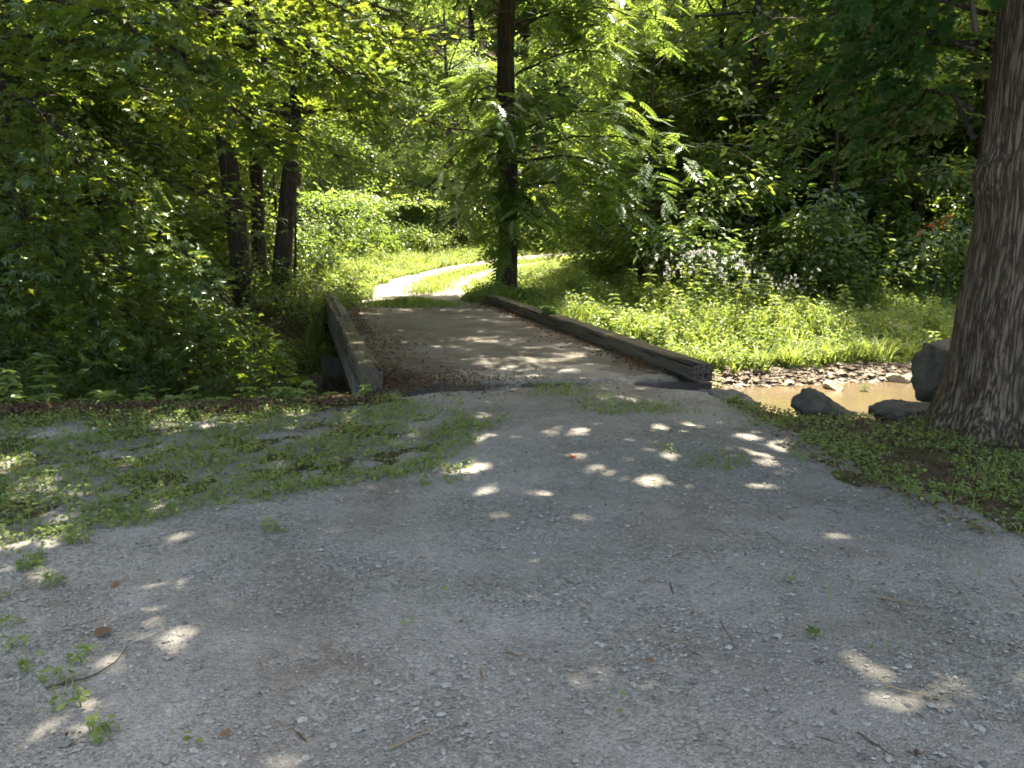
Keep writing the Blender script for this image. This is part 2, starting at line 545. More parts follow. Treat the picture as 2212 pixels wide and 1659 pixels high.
def mat_deck():
    m, nt = new_mat('weathered_deck')
    n = N(nt)
    co = n.coord()
    st = n.noise(n.coord((0.5, 9, 1)), 2.2, 6, 0.6, 0.4)
    sp = n.noise(co, 26, 6, 0.7)
    c = n.ramp(st, [(0.25, (0.075, 0.071, 0.067)), (0.5, (0.125, 0.119, 0.112)), (0.75, (0.2, 0.192, 0.182))])
    c = n.mix(0.4, c, n.ramp(sp, [(0.3, (0.2, 0.2, 0.2)), (0.7, (0.75, 0.75, 0.75))]), 'OVERLAY')
    d = n.noise(co, 0.9, 7, 0.68, 0.3)
    c = n.mix(n.ramp(d, [(0.45, (0, 0, 0)), (0.62, (0.7, 0.7, 0.7))]), c, (0.075, 0.058, 0.044))
    gv = n('ShaderNodeTexVoronoi', {'Vector': co, 'Scale': 45.0}).outputs['Color']
    c = n.mix(0.3, c, gv, 'SOFT_LIGHT')
    ms = n.noise(n('ShaderNodeMapping', {'Vector': n.coord((0.6, 2.2, 1)), 'Location': (4, 2, 0)}).outputs[0], 1.3, 6, 0.6)
    c = n.mix(n.ramp(ms, [(0.62, (0, 0, 0)), (0.72, (0.6, 0.6, 0.6))]), c, (0.12, 0.12, 0.03))
    n.principled(c, 0.92, sp, 0.6, 0.015, 0.15)
    return m


M['deck'] = mat_deck()


def mat_timber(name, dark, lite, moss):
    m, nt = new_mat(name)
    n = N(nt)
    rot = n('ShaderNodeMapping', {'Vector': n.coord(), 'Rotation': (0, 0, -math.radians(15))}).outputs[0]
    sc3 = lambda v: n('ShaderNodeMapping', {'Vector': rot, 'Scale': v}).outputs[0]
    g = n.noise(sc3((24, 0.6, 24)), 1.6, 6, 0.65, 0.4)
    c = n.ramp(g, [(0.28, dark), (0.72, lite)])
    ck = n.noise(sc3((9, 0.3, 9)), 2.4, 3, 0.5, 0.2)
    c = n.mix(n.ramp(ck, [(0.36, (0.9, 0.9, 0.9)), (0.43, (0, 0, 0))]), c, tuple(0.3 * x for x in dark))
    ms = n.noise(n.coord((1.5, 1, 3)), 2.0, 6, 0.65)
    c = n.mix(n.ramp(ms, [(0.5, (0, 0, 0)), (0.66, (moss, moss, moss))]), c, (0.1, 0.095, 0.03))
    n.principled(c, 0.88, g, 0.8, 0.015, 0.2)
    return m


M['timber'] = mat_timber('weathered_timber', (0.075, 0.065, 0.055), (0.24, 0.215, 0.185), 0.45)
M['girder'] = mat_timber('shade_toned_girder', (0.014, 0.012, 0.01), (0.06, 0.052, 0.04), 0.6)  # gully shade under the deck put into the timber colour, plus moss
M['timber_old'] = mat_timber('dark_mossy_timber', (0.035, 0.03, 0.025), (0.14, 0.122, 0.1), 0.6)


def mat_rock(name, a, b, sc_=5):
    m, nt = new_mat(name)
    n = N(nt)
    co = n.coord()
    h = n.noise(co, sc_, 8, 0.65, 0.3)
    c = n.ramp(h, [(0.3, a), (0.7, b)])
    c = n.mix(n.ramp(n.noise(co, 2.1, 4), [(0.5, (0, 0, 0)), (0.75, (0.5, 0.5, 0.5))]), c, (0.07, 0.08, 0.035))
    n.principled(c, 0.9, h, 0.8, 0.05, 0.2)
    return m


M['rock'] = mat_rock('grey_boulder', (0.07, 0.065, 0.062), (0.2, 0.185, 0.17))
M['rock_tan'] = mat_rock('tan_boulder', (0.22, 0.18, 0.13), (0.38, 0.32, 0.25))
M['rock_shade'] = mat_rock('shaded_mossy_boulder', (0.045, 0.043, 0.038), (0.13, 0.12, 0.1))  # mossy rock with the shade of creek and bank put into a darker colour


def mat_stones(name, tones):
    m, nt = new_mat(name)
    n = N(nt)
    var = n('ShaderNodeAttribute', attribute_name='var').outputs['Fac']
    c = n.ramp(var, [(i / (len(tones) - 1), t) for i, t in enumerate(tones)])
    sp = n.noise(n.coord(), 120, 3, 0.6)
    c = n.mix(0.3, c, n.ramp(sp, [(0.3, (0.2, 0.2, 0.2)), (0.7, (0.8, 0.8, 0.8))]), 'OVERLAY')
    n.principled(c, 0.85, None, spec=0.25)
    return m


M['stones'] = mat_stones('gravel_stone', [(0.1, 0.096, 0.09), (0.188, 0.181, 0.17), (0.256, 0.246, 0.231), (0.295, 0.284, 0.264), (0.37, 0.355, 0.33)])
M['creek_stones'] = mat_stones('creek_stone', [(0.06, 0.047, 0.036), (0.13, 0.1, 0.078), (0.2, 0.165, 0.13), (0.34, 0.3, 0.26)])
M['stem'], _nt = new_mat('green_stem')
N(_nt).principled((0.09, 0.12, 0.04), 0.7)
M['twig'], _nt = new_mat('twig_bark')
N(_nt).principled((0.07, 0.05, 0.038), 0.9)
M['straw'], _nt = new_mat('dry_straw')
N(_nt).principled((0.24, 0.185, 0.11), 0.8)


def mat_water():
    m, nt = new_mat('muddy_water')
    n = N(nt)
    co = n.coord((1, 1.6, 1))
    a = n.noise(co, 0.5, 5, 0.6)
    c = n.ramp(a, [(0.3, (0.08, 0.06, 0.038)), (0.7, (0.118, 0.09, 0.06))])
    h = n.noise(co, 5.5, 4, 0.55, 0.4)
    b = n.principled(c, 0.07, h, 0.18, 0.05, 0.5)
    b.inputs['IOR'].default_value = 1.33
    return m


M['water'] = mat_water()

# ------------------------------------------------------------------ world and sun
w = bpy.data.worlds.new('World')
sc.world = w
w.use_nodes = True
nt = w.node_tree
nt.nodes.clear()
sky = nt.nodes.new('ShaderNodeTexSky')
sky.sky_type = 'NISHITA'
sky.sun_disc = False
sky.sun_elevation = SUN_EL
sky.sun_rotation = SUN_AZ
sky.air_density = 0.8
sky.dust_density = 4.5
sky.ozone_density = 0.4
bg = nt.nodes.new('ShaderNodeBackground')
bg.inputs[1].default_value = 0.15
wo = nt.nodes.new('ShaderNodeOutputWorld')
nt.links.new(sky.outputs[0], bg.inputs[0])
nt.links.new(bg.outputs[0], wo.inputs[0])
sl = bpy.data.lights.new('sun', 'SUN')
sl.energy = 5.0
sl.angle = math.radians(0.53)
sl.color = (1.0, 0.95, 0.85)
so = bpy.data.objects.new('sun', sl)
COL.objects.link(so)
so.rotation_euler = Vector(SUN).to_track_quat('Z', 'Y').to_euler()
so.location = (10, 20, 40)

# ------------------------------------------------------------------ setting: ground sheet, drive, track, creek
def axis(parts):
    return np.unique(np.concatenate([np.arange(a, b, s) for a, b, s in parts]).round(4))


def sheet(name, X, Y, Z, keep, mat, kind='structure'):
    ny, nx = X.shape
    idx = np.arange(nx * ny).reshape(ny, nx)
    F = np.stack([idx[:-1, :-1], idx[:-1, 1:], idx[1:, 1:], idx[1:, :-1]], -1).reshape(-1, 4)
    if keep is not None:
        k = keep.ravel()
        F = F[k[F].all(1)]
    used, inv = np.unique(F, return_inverse=True)
    V = np.stack([X.ravel(), Y.ravel(), Z.ravel()], 1)[used]
    g = Geo()
    g.add(V, inv.reshape(-1, 4))
    o = g.obj(name, mat, smooth=True)
    return tag(o, kind=kind)


gx = axis([(-160, -30, 5), (-30, -10, 0.8), (-10, 10, 0.14), (10, 30, 0.8), (30, 161, 5)])
gy = axis([(-60, -8, 4), (-8, 5, 0.3), (5, 20, 0.12), (20, 46, 0.4), (46, 160, 3)])
X, Y = np.meshgrid(gx, gy)
Z = H(X, Y) + 0.012 * wob(X, Y, 0.8, 1) + 0.006 * wob(X, Y, 0.3, 2)
sheet('ground', X, Y, Z, None, M['ground'])

DRIVE = [tuple(hit(u, v)[:2]) for u, v in ((845, 868), (700, 890), (300, 915), (-150, 925))]
DRIVE = DRIVE + [ (-9, -5), (-9, -20), (9, -20), (9, -2), (5.2, 2.6)]
DRIVE += [tuple(hit(u, v)[:2]) for u, v in ((2212, 1150), (2040, 1090), (1900, 1035), (1800, 985), (1700, 930), (1600, 890), (1500, 850))]
DRIVE += [(1.6, 8.75), (0.9, 9.1), (0.2, 8.7), (-0.4, 8.9), (-1.3, 8.45)]
VERGE = [tuple(hit(u, v)[:2]) for u, v in ((-300, 905), (300, 905), (700, 885), (845, 868), (980, 905), (985, 975), (860, 1030), (640, 1065), (420, 1100), (200, 1140), (0, 1190), (-400, 1270))]


def deck_z(x, y):
    q = np.stack([np.asarray(x, float), np.asarray(y, float)], -1) - BR_A
    s_, t_ = q @ BR_N, q @ BR_D
    on = (s_ > -0.02) & (s_ < BR_W + 0.02) & (t_ > 0.05 - 0.67 * s_ / BR_W) & (t_ < 8.3)
    d_ = t_ - (0.05 - 0.67 * s_ / BR_W)
    return np.where(on, 0.03 - 0.045 * np.exp(-np.maximum(d_, 0) / 0.45), -9.0)


def drive_sd(x, y):
    sd_ = poly_sd(x, y, DRIVE) + 0.16 * wob(x, y, 1.2, 3) + 0.1 * wob(x, y, 0.4, 1)
    v_ = poly_sd(x, y, VERGE)
    patch = 0.2 + 0.75 * wob(x, y, 0.8, 5) + 0.5 * wob(x, y, 0.27, 2)
    return np.where(v_ > -0.3, np.minimum(sd_, np.maximum(patch * 0.6, 0.35 - v_ * 3)), sd_)


fx, fy = axis([(-10, 9.5, 0.06)]), axis([(-20, -4, 0.5), (-4, 0.6, 0.1), (0.6, 10, 0.06)])
X, Y = np.meshgrid(fx, fy)
sd = drive_sd(X, Y)
Z = np.maximum(H(X, Y), deck_z(X, Y)) + 0.012 * wob(X, Y, 0.8, 1) + np.clip(0.06 * sd, -0.06, 0.022) + 0.004 * wob(X, Y, 0.5, 4)
sheet('gravel_drive', X, Y, Z, sd > -0.9, M['gravel'])

TRACK = [tuple(hit(u, v)[:2]) for u, v in ((772, 668), (778, 645), (800, 620), (850, 602), (960, 577), (1080, 558), (1180, 548), (1290, 541))]
TRACK += [(9.5, 40.2), (16, 45), (16, 42.5), (9, 37.2)]
TRACK += [tuple(hit(u, v)[:2]) for u, v in ((1300, 552), (1205, 562), (1080, 592), (1030, 622), (1005, 650), (1040, 664))]
fx, fy = axis([(-6, 17, 0.12)]), axis([(15.4, 46, 0.12)])
X, Y = np.meshgrid(fx, fy)
TR_sd = lambda x, y: poly_sd(x, y, TRACK)
sd = TR_sd(X, Y) + 0.18 * wob(X, Y, 1.4, 3) + 0.1 * wob(X, Y, 0.5, 1)
Z = H(X, Y) + 0.012 * wob(X, Y, 0.8, 1) + np.clip(0.08 * sd, -0.06, 0.022)
sheet('gravel_track', X, Y, Z, sd > -0.8, M['track'])

wx, wy = axis([(-40, 41, 0.5)]), axis([(4, 24, 0.25)])
X, Y = np.meshgrid(wx, wy)
keep = (Y > near_bank(X) - 0.4) & (Y < far_bank(X) + 0.9)
sheet('creek_water', X, Y, np.full_like(X, WATER_Z), keep, M['water'])


# ------------------------------------------------------------------ stones
def pebbles(geo, pos, size, flat=0.6, seed=0):
    r = np.random.default_rng(seed)
    n = len(pos)
    base = np.array([(1, 0, 0), (-1, 0, 0), (0, 1, 0), (0, -1, 0), (0, 0, 1), (0, 0, -1), (.62, .62, .45), (-.6, .6, .4), (.6, -.6, .42), (-.62, -.6, .4)])
    F = np.array([(0, 6, 4), (6, 2, 4), (2, 7, 4), (7, 1, 4), (1, 9, 4), (9, 3, 4), (3, 8, 4), (8, 0, 4), (0, 2, 6), (2, 1, 7), (1, 3, 9), (3, 0, 8), (2, 0, 5), (1, 2, 5), (3, 1, 5), (0, 3, 5)])
    V = base[None] * r.uniform(0.72, 1.22, (n, 10, 1)) * np.stack([r.uniform(0.8, 1.4, n), r.uniform(0.6, 1.1, n), r.uniform(0.7, 1.2, n) * flat], 1)[:, None]
    th = r.uniform(0, 6.28, n)
    c, s = np.cos(th)[:, None], np.sin(th)[:, None]
    V = np.stack([V[..., 0] * c - V[..., 1] * s, V[..., 0] * s + V[..., 1] * c, V[..., 2]], -1) * np.asarray(size)[:, None, None] / 2 + np.asarray(pos)[:, None]
    FF = (np.arange(n)[:, None, None] * 10 + F[None]).reshape(-1, 3)
    geo.add(V.reshape(-1, 3), FF, np.repeat(np.clip(r.normal(0.5, 0.22, n), 0, 1), 10))


def zdrive(x, y):
    sd_ = drive_sd(x, y)
    return np.maximum(H(x, y), deck_z(x, y)) + 0.012 * wob(x, y, 0.8, 1) + np.maximum(np.clip(0.06 * sd_, -0.06, 0.022), 0), sd_


g = Geo()
n = 52000
yy = 1.2 + 7.4 * rng.random(n) ** 1.5
xx = rng.uniform(-1, 1, n) * (0.72 * yy + 0.6)
zz, sd = zdrive(xx, yy)
k = (sd > -0.25) & (wob(xx, yy, 1.1, 5) + rng.normal(0, 0.5, n) > -0.3)
xx, yy, zz = xx[k], yy[k], zz[k]
sz = np.clip(rng.lognormal(math.log(0.0115), 0.42, len(xx)), 0.006, 0.038)
pebbles(g, np.stack([xx, yy, zz + sz * 0.08], 1), sz, 0.6, 1)
tag(g.obj('gravel_stones', M['stones']), 'loose grey crushed stone scattered over the gravel drive', 'gravel', kind='stuff')

g = Geo()
n = 9000
xx = rng.uniform(1.6, 12, n)
off = rng.normal(-0.05, 0.28, n)
yy = far_bank(xx) + off
zz = H(xx, yy)
k = (zz > WATER_Z - 0.06) & (off < 0.35)
xx, yy, zz = xx[k], yy[k], zz[k]
sz = np.clip(rng.lognormal(math.log(0.06), 0.5, len(xx)), 0.025, 0.2)
pebbles(g, np.stack([xx, yy, zz + sz * 0.1], 1), sz, 0.5, 2)
tag(g.obj('creek_gravel', M['creek_stones']), 'tan pebbles and shingle along the far water edge', 'gravel', kind='stuff')


def boulder(name, label, loc, dims, mat, seed, rz=0.0, sharp=0.35, cat='boulder', group=None, peak=False, cuts=()):
    r = np.random.default_rng(seed)
    me = bpy.data.meshes.new(name)
    import bmesh
    bm = bmesh.new()
    bmesh.ops.create_icosphere(bm, subdivisions=5, radius=1)
    V = np.array([v.co[:] for v in bm.verts])
    Nn = unit(V)
    # cut by random planes for facets, then roughen
    rad = np.full(len(V), 1.3)
    for _ in range(11):
        d = unit(r.normal(0, 1, 3))
        h = r.uniform(0.5, 0.95)
        q = Nn @ d
        rad = np.where(q > 0.05, np.minimum(rad, h / np.maximum(q, 0.05)), rad)
    for d, h in cuts:
        q = Nn @ unit(np.array(d, float))
        rad = np.where(q > 0.05, np.minimum(rad, h / np.maximum(q, 0.05)), rad)
    V = Nn * rad[:, None]
    V *= 1 + 0.05 * wob(V[:, 0] * 2 + seed, V[:, 1] * 2 + V[:, 2] * 1.7, 1.0, seed % 5)[:, None] + 0.028 * wob(V[:, 0] * 5, V[:, 1] * 5 + V[:, 2] * 4, 1.0, (seed + 1) % 5)[:, None]
    V = (V - (V.max(0) + V.min(0)) / 2) / (V.max(0) - V.min(0)) * 2
    if peak:
        V[:, 2] = np.where(V[:, 2] > 0, V[:, 2] * np.clip(1.05 - 0.75 * np.abs(V[:, 0] + 0.45), 0.1, 1), V[:, 2])
    V *= np.array(dims) / 2
    for v, c in zip(bm.verts, V):
        v.co = c
    for f in bm.faces: f.smooth = True
    bm.to_mesh(me)
    bm.free()
    me.materials.append(mat)
    o = bpy.data.objects.new(name, me)
    COL.objects.link(o)
    o.location = [float(c) for c in loc]
    o.rotation_euler = (0, 0, rz)
    return tag(o, label, cat, group)


def bank_boulder(label, u, v, yd, dims, mat, seed, rz, peak=False, cuts=()):
    q = at(u, v, yd)                     # v is the sight line over its top
    boulder('boulder', label, (q[0], q[1], q[2] - dims[2] * 0.48), dims, mat, seed, rz, peak=peak, cuts=cuts)


bank_boulder('flat grey boulder on the near bank beside the end of the bridge curb', 1575, 842, 7.75, (0.66, 0.45, 0.3), M['rock'], 3, -0.2)
bank_boulder('pointed dark boulder standing alone in front of the muddy water', 1785, 838, 7.05, (0.58, 0.5, 0.46), M['rock_shade'], 8, 0.0, True)
bank_boulder('low mossy boulder between the pointed boulder and the big oak', 1955, 862, 6.85, (0.62, 0.45, 0.4), M['rock_shade'], 12, 0.05)
bank_boulder('tall dark rock slab leaning behind the big oak trunk', 2085, 742, 7.6, (0.85, 0.7, 0.66), M['rock_shade'], 22, 0.1, cuts=(((-0.1, -0.1, 1), 0.5), ((-1, -0.1, 0.35), 0.6), ((0, -1, 0.1), 0.6)))
p = hit(1938, 734)
boulder('boulder', 'pale tan boulder half sunk in the meadow grass', (p[0], p[1], p[2] + 0.1), (0.62, 0.5, 0.5), M['rock_tan'], 5, 0.4)
for i, (x, y, d, lab) in enumerate(((2.35, 12.35, (0.34, 0.24, 0.2), 'pale stone at the water edge nearest the bridge'),
                                    (3.55, 12.45, (0.26, 0.2, 0.24), 'upright pale stone standing in the shallow edge of the creek'),
                                    (5.25, 12.9, (0.5, 0.3, 0.18), 'flat tan stone on the shingle near the middle of the pool'),
                                    (6.6, 13.5, (0.4, 0.3, 0.2), 'brown stone on the shingle furthest along the creek'))):
    boulder('creek_stone', lab, (x, y, max(float(H(x, y)), WATER_Z) + 0.04), d, M['rock_tan'], 31 + i, i * 0.7, cat='stone', group='stones on the creek edge')
for i, (u, v, yd, d) in enumerate(((470, 815, 12.6, (0.9, 0.6, 0.4)), (600, 825, 12.2, (0.7, 0.5, 0.4)), (400, 850, 10.5, (0.6, 0.5, 0.35)), (610, 850, 10.8, (1.1, 0.6, 0.35)),
                                   (545, 790, 13.3, (0.6, 0.5, 0.4)), (690, 800, 12.8, (0.8, 0.6, 0.5)), (330, 800, 12.8, (0.8, 0.6, 0.45)))):
    p = at(u, v, yd)
    boulder('creek_rock', ('grey angular rock in the shaded creek bed left of the bridge', 'slab of rock by the creek bed near the bridge side', 'dark rock low in the creek bed under the maple branches',
                           'long brown rock in the creek bed beside the bridge', 'rock at the foot of the three trunks above the creek', 'rock against the bridge abutment in the shade', 'rock far along the shaded creek bed at left')[i],
            (p[0], p[1], max(float(H(p[0], p[1])), WATER_Z) + 0.02), d, M['rock_shade'], 51 + i, i, cat='rock', group='rocks in the shaded creek bed')


# ------------------------------------------------------------------ bridge
def box(geo, a, b, w0, z0, z1, jit=0.0, seed=0, segs=14, side=1):
    """a beam from ground point a to b, w0 wide to the right, with slightly uneven edges"""
    a, b = np.array(a, float), np.array(b, float)
    d = unit((b - a)[None])[0]
    nrm = np.array([d[1], -d[0]])
    r = np.random.default_rng(seed)
    c = 0.012
    prof = [(0, z0), (w0, z0), (w0, z1 - c), (w0 - c, z1), (c, z1), (0, z1 - c)]
    m = len(prof)
    V = []
    for i in range(segs + 1):
        t = i / segs
        p = a + (b - a) * t
        for q, (s_, z) in enumerate(prof):
            e = r.normal(0, jit, 2)
            pp = p + nrm * (s_ + e[0])
            V.append((pp[0], pp[1], z + (e[1] if z > z0 else 0)))
    F = [(i * m + j, i * m + (j + 1) % m, (i + 1) * m + (j + 1) % m, (i + 1) * m + j) for i in range(segs) for j in range(m)]
    V = np.array(V)
    geo.add(V, np.array(F))
    for e, flip in ((0, 1), (segs, 0)):
        idx = np.arange(m) + e * m
        geo.f.append((idx[::-1] if not flip else idx)[None] + geo.n - len(V))


def B2(s, t):
    """bridge plan: s across from the left inner edge, t along"""
    return BR_A + BR_N * s + BR_D * t


bridge = thing('bridge', 'low one-lane bridge with weathered deck and timber curbs over the creek', 'bridge', (*B2(BR_W / 2, 0), 0))
bo = np.array([*B2(BR_W / 2, 0), 0])


def bobj(g, name, mat, smooth=False):
    g.v = [v - bo.astype(np.float32) for v in g.v]
    return g.obj(name, mat, bridge, smooth)


T0L, T0R, T1 = 0.05, -0.62, 8.15
ss, tt = np.linspace(-0.25, BR_W + 0.3, 30), np.linspace(0, 1, 70)
S, T = np.meshgrid(ss, tt)
t0 = T0L + (T0R - T0L) * (S / BR_W)
TT = t0 + (T1 + 0.25 * S / BR_W - t0) * T
XY = BR_A[:, None, None] + BR_N[:, None, None] * S + BR_D[:, None, None] * TT
Zt = 0.03 + 0.006 * wob(XY[0], XY[1], 2.2, 2) - 0.045 * np.exp(-np.maximum(TT - t0, 0) / 0.45)
g = Geo()
idx = np.arange(S.size).reshape(S.shape)
F = np.stack([idx[:-1, :-1], idx[:-1, 1:], idx[1:, 1:], idx[1:, :-1]], -1).reshape(-1, 4)
g.add(np.stack([XY[0], XY[1], Zt], -1).reshape(-1, 3), F)
g.add(np.stack([XY[0], XY[1], np.full_like(Zt, -0.2)], -1).reshape(-1, 3), F[:, ::-1])
for e in (idx[0], idx[-1], idx[:, 0], idx[:, -1]):
    e = e.ravel()
    nn = S.size
    FF = np.stack([e[:-1], e[1:], e[1:] + nn, e[:-1] + nn], -1)
    g.f.append(FF)
bobj(g, 'deck', M['deck'], False)
g = Geo(); box(g, B2(-0.22, T0L - 0.42), B2(-0.22, 4.0), 0.2, 0.034, 0.235, 0.006, 1)
bobj(g, 'curb_timber', M['timber_old'])
g = Geo(); box(g, B2(-0.23, 4.02), B2(-0.26, T1 - 0.1), 0.2, 0.034, 0.26, 0.006, 2)
tag(bobj(g, 'curb_timber', M['timber']), 'split and bleached curb timber at the far left of the bridge')
g = Geo(); box(g, B2(-0.14, 4.2), B2(-0.17, T1 - 0.3), 0.11, 0.264, 0.3, 0.008, 9)
bobj(g, 'loose_plank', M['timber'])
g = Geo(); box(g, B2(BR_W, T0R - 0.2), B2(BR_W - 0.02, 4.1), 0.22, 0.034, 0.215, 0.006, 3)
bobj(g, 'curb_timber', M['timber_old'])
g = Geo(); box(g, B2(BR_W - 0.03, 4.13), B2(BR_W - 0.05, T1 + 0.2), 0.22, 0.034, 0.205, 0.006, 4)
bobj(g, 'curb_timber', M['timber_old'])
for s0, sd_ in ((-0.16, 5), (0.8, 6), (2.0, 7), (BR_W + 0.02, 8)):
    g = Geo(); box(g, B2(s0, T0L - 0.55 + (T0R - T0L) * s0 / BR_W), B2(s0, T1), 0.3, -0.62, -0.202, 0.006, sd_)
    bobj(g, 'girder', M['girder'])
for t, nm in ((-0.05, 'abutment'), (T1 - 1.4, 'abutment')):
    g = Geo(); box(g, B2(-0.45, t - (0.35 if t < 0 else 0)), B2(BR_W + 0.4, t - (0.9 if t < 0 else -0.1)), 1.0 if t < 0 else 1.0, -1.6, -0.63, 0.02, 15)
    bobj(g, nm, M['rock'])


# ------------------------------------------------------------------ trees
def limb(p0, d0, L, n=8, curl=(0, 0, 0.1), jit=0.1, r=None):
    r = r or rng
    P = [np.array(p0, float)]
    d = np.array(d0, float)
    d /= np.linalg.norm(d)
    for i in range(n):
        d = d + np.array(curl) * (1.0 / n) * 3 + r.normal(0, jit, 3)
        d /= np.linalg.norm(d)
        P.append(P[-1] + d * L / n)
    return np.array(P)


def spray(geo, C, out, T, nleaf, rad, size, r, thick=0.12, tilt=0.35, droop=0.35, base=None, filt=False, var0=None, clip=None):
    """flat leafy sprays around the points C, spreading towards out"""
    C, out = np.asarray(C, float), np.asarray(out, float)
    K = len(C)
    if K == 0: return
    idx = np.repeat(np.arange(K), nleaf)
    m = len(idx)
    th = r.uniform(0, 2 * PI, m)
    rr = np.sqrt(r.random(m)) * rad * np.repeat(r.uniform(0.6, 1.25, K), nleaf)
    off = np.stack([rr * np.cos(th), rr * np.sin(th), np.zeros(m)], 1)
    o = out[idx]
    along = (off * o).sum(1)
    off[:, 2] = r.normal(0, thick, m) - droop * along - 0.25 * rr ** 2 / max(rad, .1)
    P = C[idx] + off
    tl = np.repeat(r.normal(0, 0.22, (K, 3)), nleaf, 0)
    nrm = np.array([0, 0, 1.0]) + 0.35 * o + tl + r.normal(0, tilt, (m, 3))
    ax = unit(off + 1e-4) + 0.6 * o + r.normal(0, 0.3, (m, 3)) + np.array([0, 0, -0.35])
    sz = size * r.uniform(0.65, 1.25, m)
    cv = np.repeat(np.clip(r.normal(0.5, 0.16, K), 0, 1), nleaf) if var0 is None else var0
    va = np.clip(cv + r.normal(0, 0.14, m), 0, 1)
    k = np.ones(m, bool)
    if filt:
        k &= ~sun_gap(P + base + unit(ax) * sz[:, None] * 0.45)
    if clip is not None:
        k &= clip(P + (base if base is not None else 0))
    put(geo, T, P[k], ax[k], nrm[k], sz[k], va[k])


def make_tree(seed, h, r0, cb, cr, nl, T, lsize, nleaf, lrad, lean=(0, 0), sub=4, base=None, filt=False, clip=None, prof=None, flare=1.35, seg=12, bend=0.03, droop=0.3, drop_low=0.0, up=0.25, minz=None):
    r = np.random.default_rng(seed)
    wood, leaf = Geo(), Geo()
    n = 16
    t = np.linspace(0, 1, n)
    path = np.stack([lean[0] * t * h + bend * h * (np.sin(t * 5 + seed) - np.sin(seed)) * 0.3, lean[1] * t * h + bend * h * (np.cos(t * 4 + seed) - np.cos(seed)) * 0.3, t * h * 0.96], 1)
    path[0, 2] = -0.35
    rad = r0 * (1 - 0.9 * t ** 0.9) * (1 + (flare - 1) * np.exp(-t * h / (1.6 * r0 + 0.05)))
    # resample so that the trunk foot is well described
    tf = np.concatenate([np.linspace(0, 0.12, 9)[:-1], np.linspace(0.12, 1, 18)])
    path = np.stack([np.interp(tf, t, path[:, i]) for i in range(3)], 1)
    rad = r0 * (1 - 0.9 * tf ** 0.9) * (1 + (flare - 1) * np.exp(-tf * h / (1.6 * r0 + 0.05)))
    wood.add(*tube(path, rad, seg, 0.035, seed))
    C, O = [], []
    for i in range(nl):
        q = (i + r.random() * 0.7) / nl
        zt = cb + (1 - cb) * q
        p = np.array([np.interp(zt, tf, path[:, k]) for k in range(3)])
        az = i * 2.4 + r.uniform(-0.5, 0.5)
        prf = prof(q) if prof else (0.55 + 0.75 * math.sin(PI * min(1, q * 0.85 + 0.12))) * (1 - 0.35 * q)
        L = cr * prf * r.uniform(0.75, 1.15)
        el = lerp(q, [0, 1], [0.05 - drop_low, 0.9]) + r.uniform(-0.12, 0.12)
        d = np.array([math.cos(az) * math.cos(el), math.sin(az) * math.cos(el), math.sin(el)])
        P = limb(p, d, L, 8, (0, 0, up - 0.3 * (1 - q)), 0.09, r)
        rr = max(0.012, min(np.interp(zt, tf, rad) * 0.55, 0.035 * L))
        wood.add(*tube(P, np.linspace(rr, rr * 0.18, 9), 6))
        for j in range(sub):
            f = 0.3 + 0.7 * (j + r.random()) / sub
            k = f * 8
            p1 = np.array([np.interp(k, np.arange(9), P[:, c]) for c in range(3)])
            dd = unit((P[min(8, int(k) + 1)] - P[int(k) if k < 8 else 7])[None])[0]
            sd_ = np.cross(dd, (0, 0, 1)) * r.choice([-1, 1])
            d2 = dd * 0.7 + sd_ * r.uniform(0.5, 1.0) + (0, 0, r.uniform(-0.25, 0.25))
            L2 = L * r.uniform(0.25, 0.5) * (1.15 - 0.4 * f)
            P2 = limb(p1, d2, L2, 5, (0, 0, -0.03), 0.12, r)
            wood.add(*tube(P2, np.linspace(rr * 0.38, 0.006, 6), 4))
            for m in (2, 4, 5):
                C.append(P2[m] + r.normal(0, 0.1, 3)); O.append(unit((P2[5] - P2[0])[None])[0])
        C.append(P[8]); O.append(unit((P[8] - P[6])[None])[0])
    C, O = np.array(C), np.array(O)
    O[:, 2] *= 0.3
    if minz is not None:
        k = C[:, 2] > minz
        C, O = C[k], O[k]
    b = np.zeros(3) if base is None else np.asarray(base, float)
    spray(leaf, C, O, T, nleaf, lrad, lsize, r, base=b, filt=filt, clip=clip, droop=droop)
    return wood, leaf


def plant_tree(name, label, loc, wood, leaf, bark, leafm, group=None, rz=0, scale=1, cat='tree'):
    o = thing(name, label, cat, loc, rz, group, scale)
    wood.obj('trunk', bark, o, True)
    if leaf.n: leaf.obj('crown', leafm, o)
    return o


TL, TM, TO, TP, TR = T_leaf3(0.55), T_maple(), T_oak(), T_pinnate(), T_rhomb(0.62)

# --- the big oak at right, its trunk half out of the picture
OAK = np.array([4.1, 6.2, 0.0])
wood, leaf = Geo(), Geo()
r = np.random.default_rng(77)
zz = np.concatenate([np.linspace(-0.3, 3.4, 90), np.linspace(3.5, 9, 14)])
rad = 0.5 + 0.17 * np.exp(-np.maximum(zz, -0.1) / 0.45) + 0.05 * np.exp(-((zz - 0.9) / 0.6) ** 2) - 0.02 * zz * 0.3
px = -0.03 + 0.0 * zz + 0.02 * np.sin(zz * 1.3)
seg = 96
P = np.stack([px, 0.03 * np.sin(zz), zz], 1)
V, F = tube(P, rad, seg, 0.02, 5)
V = V.reshape(len(zz), seg, 3)
ang = np.arange(seg) * 2 * PI / seg
c = P[:, None]
dirv = unit((V - c).reshape(-1, 3)).reshape(V.shape)
Zg = np.broadcast_to(zz[:, None], (len(zz), seg))
A = np.arctan2(dirv[..., 1], dirv[..., 0])
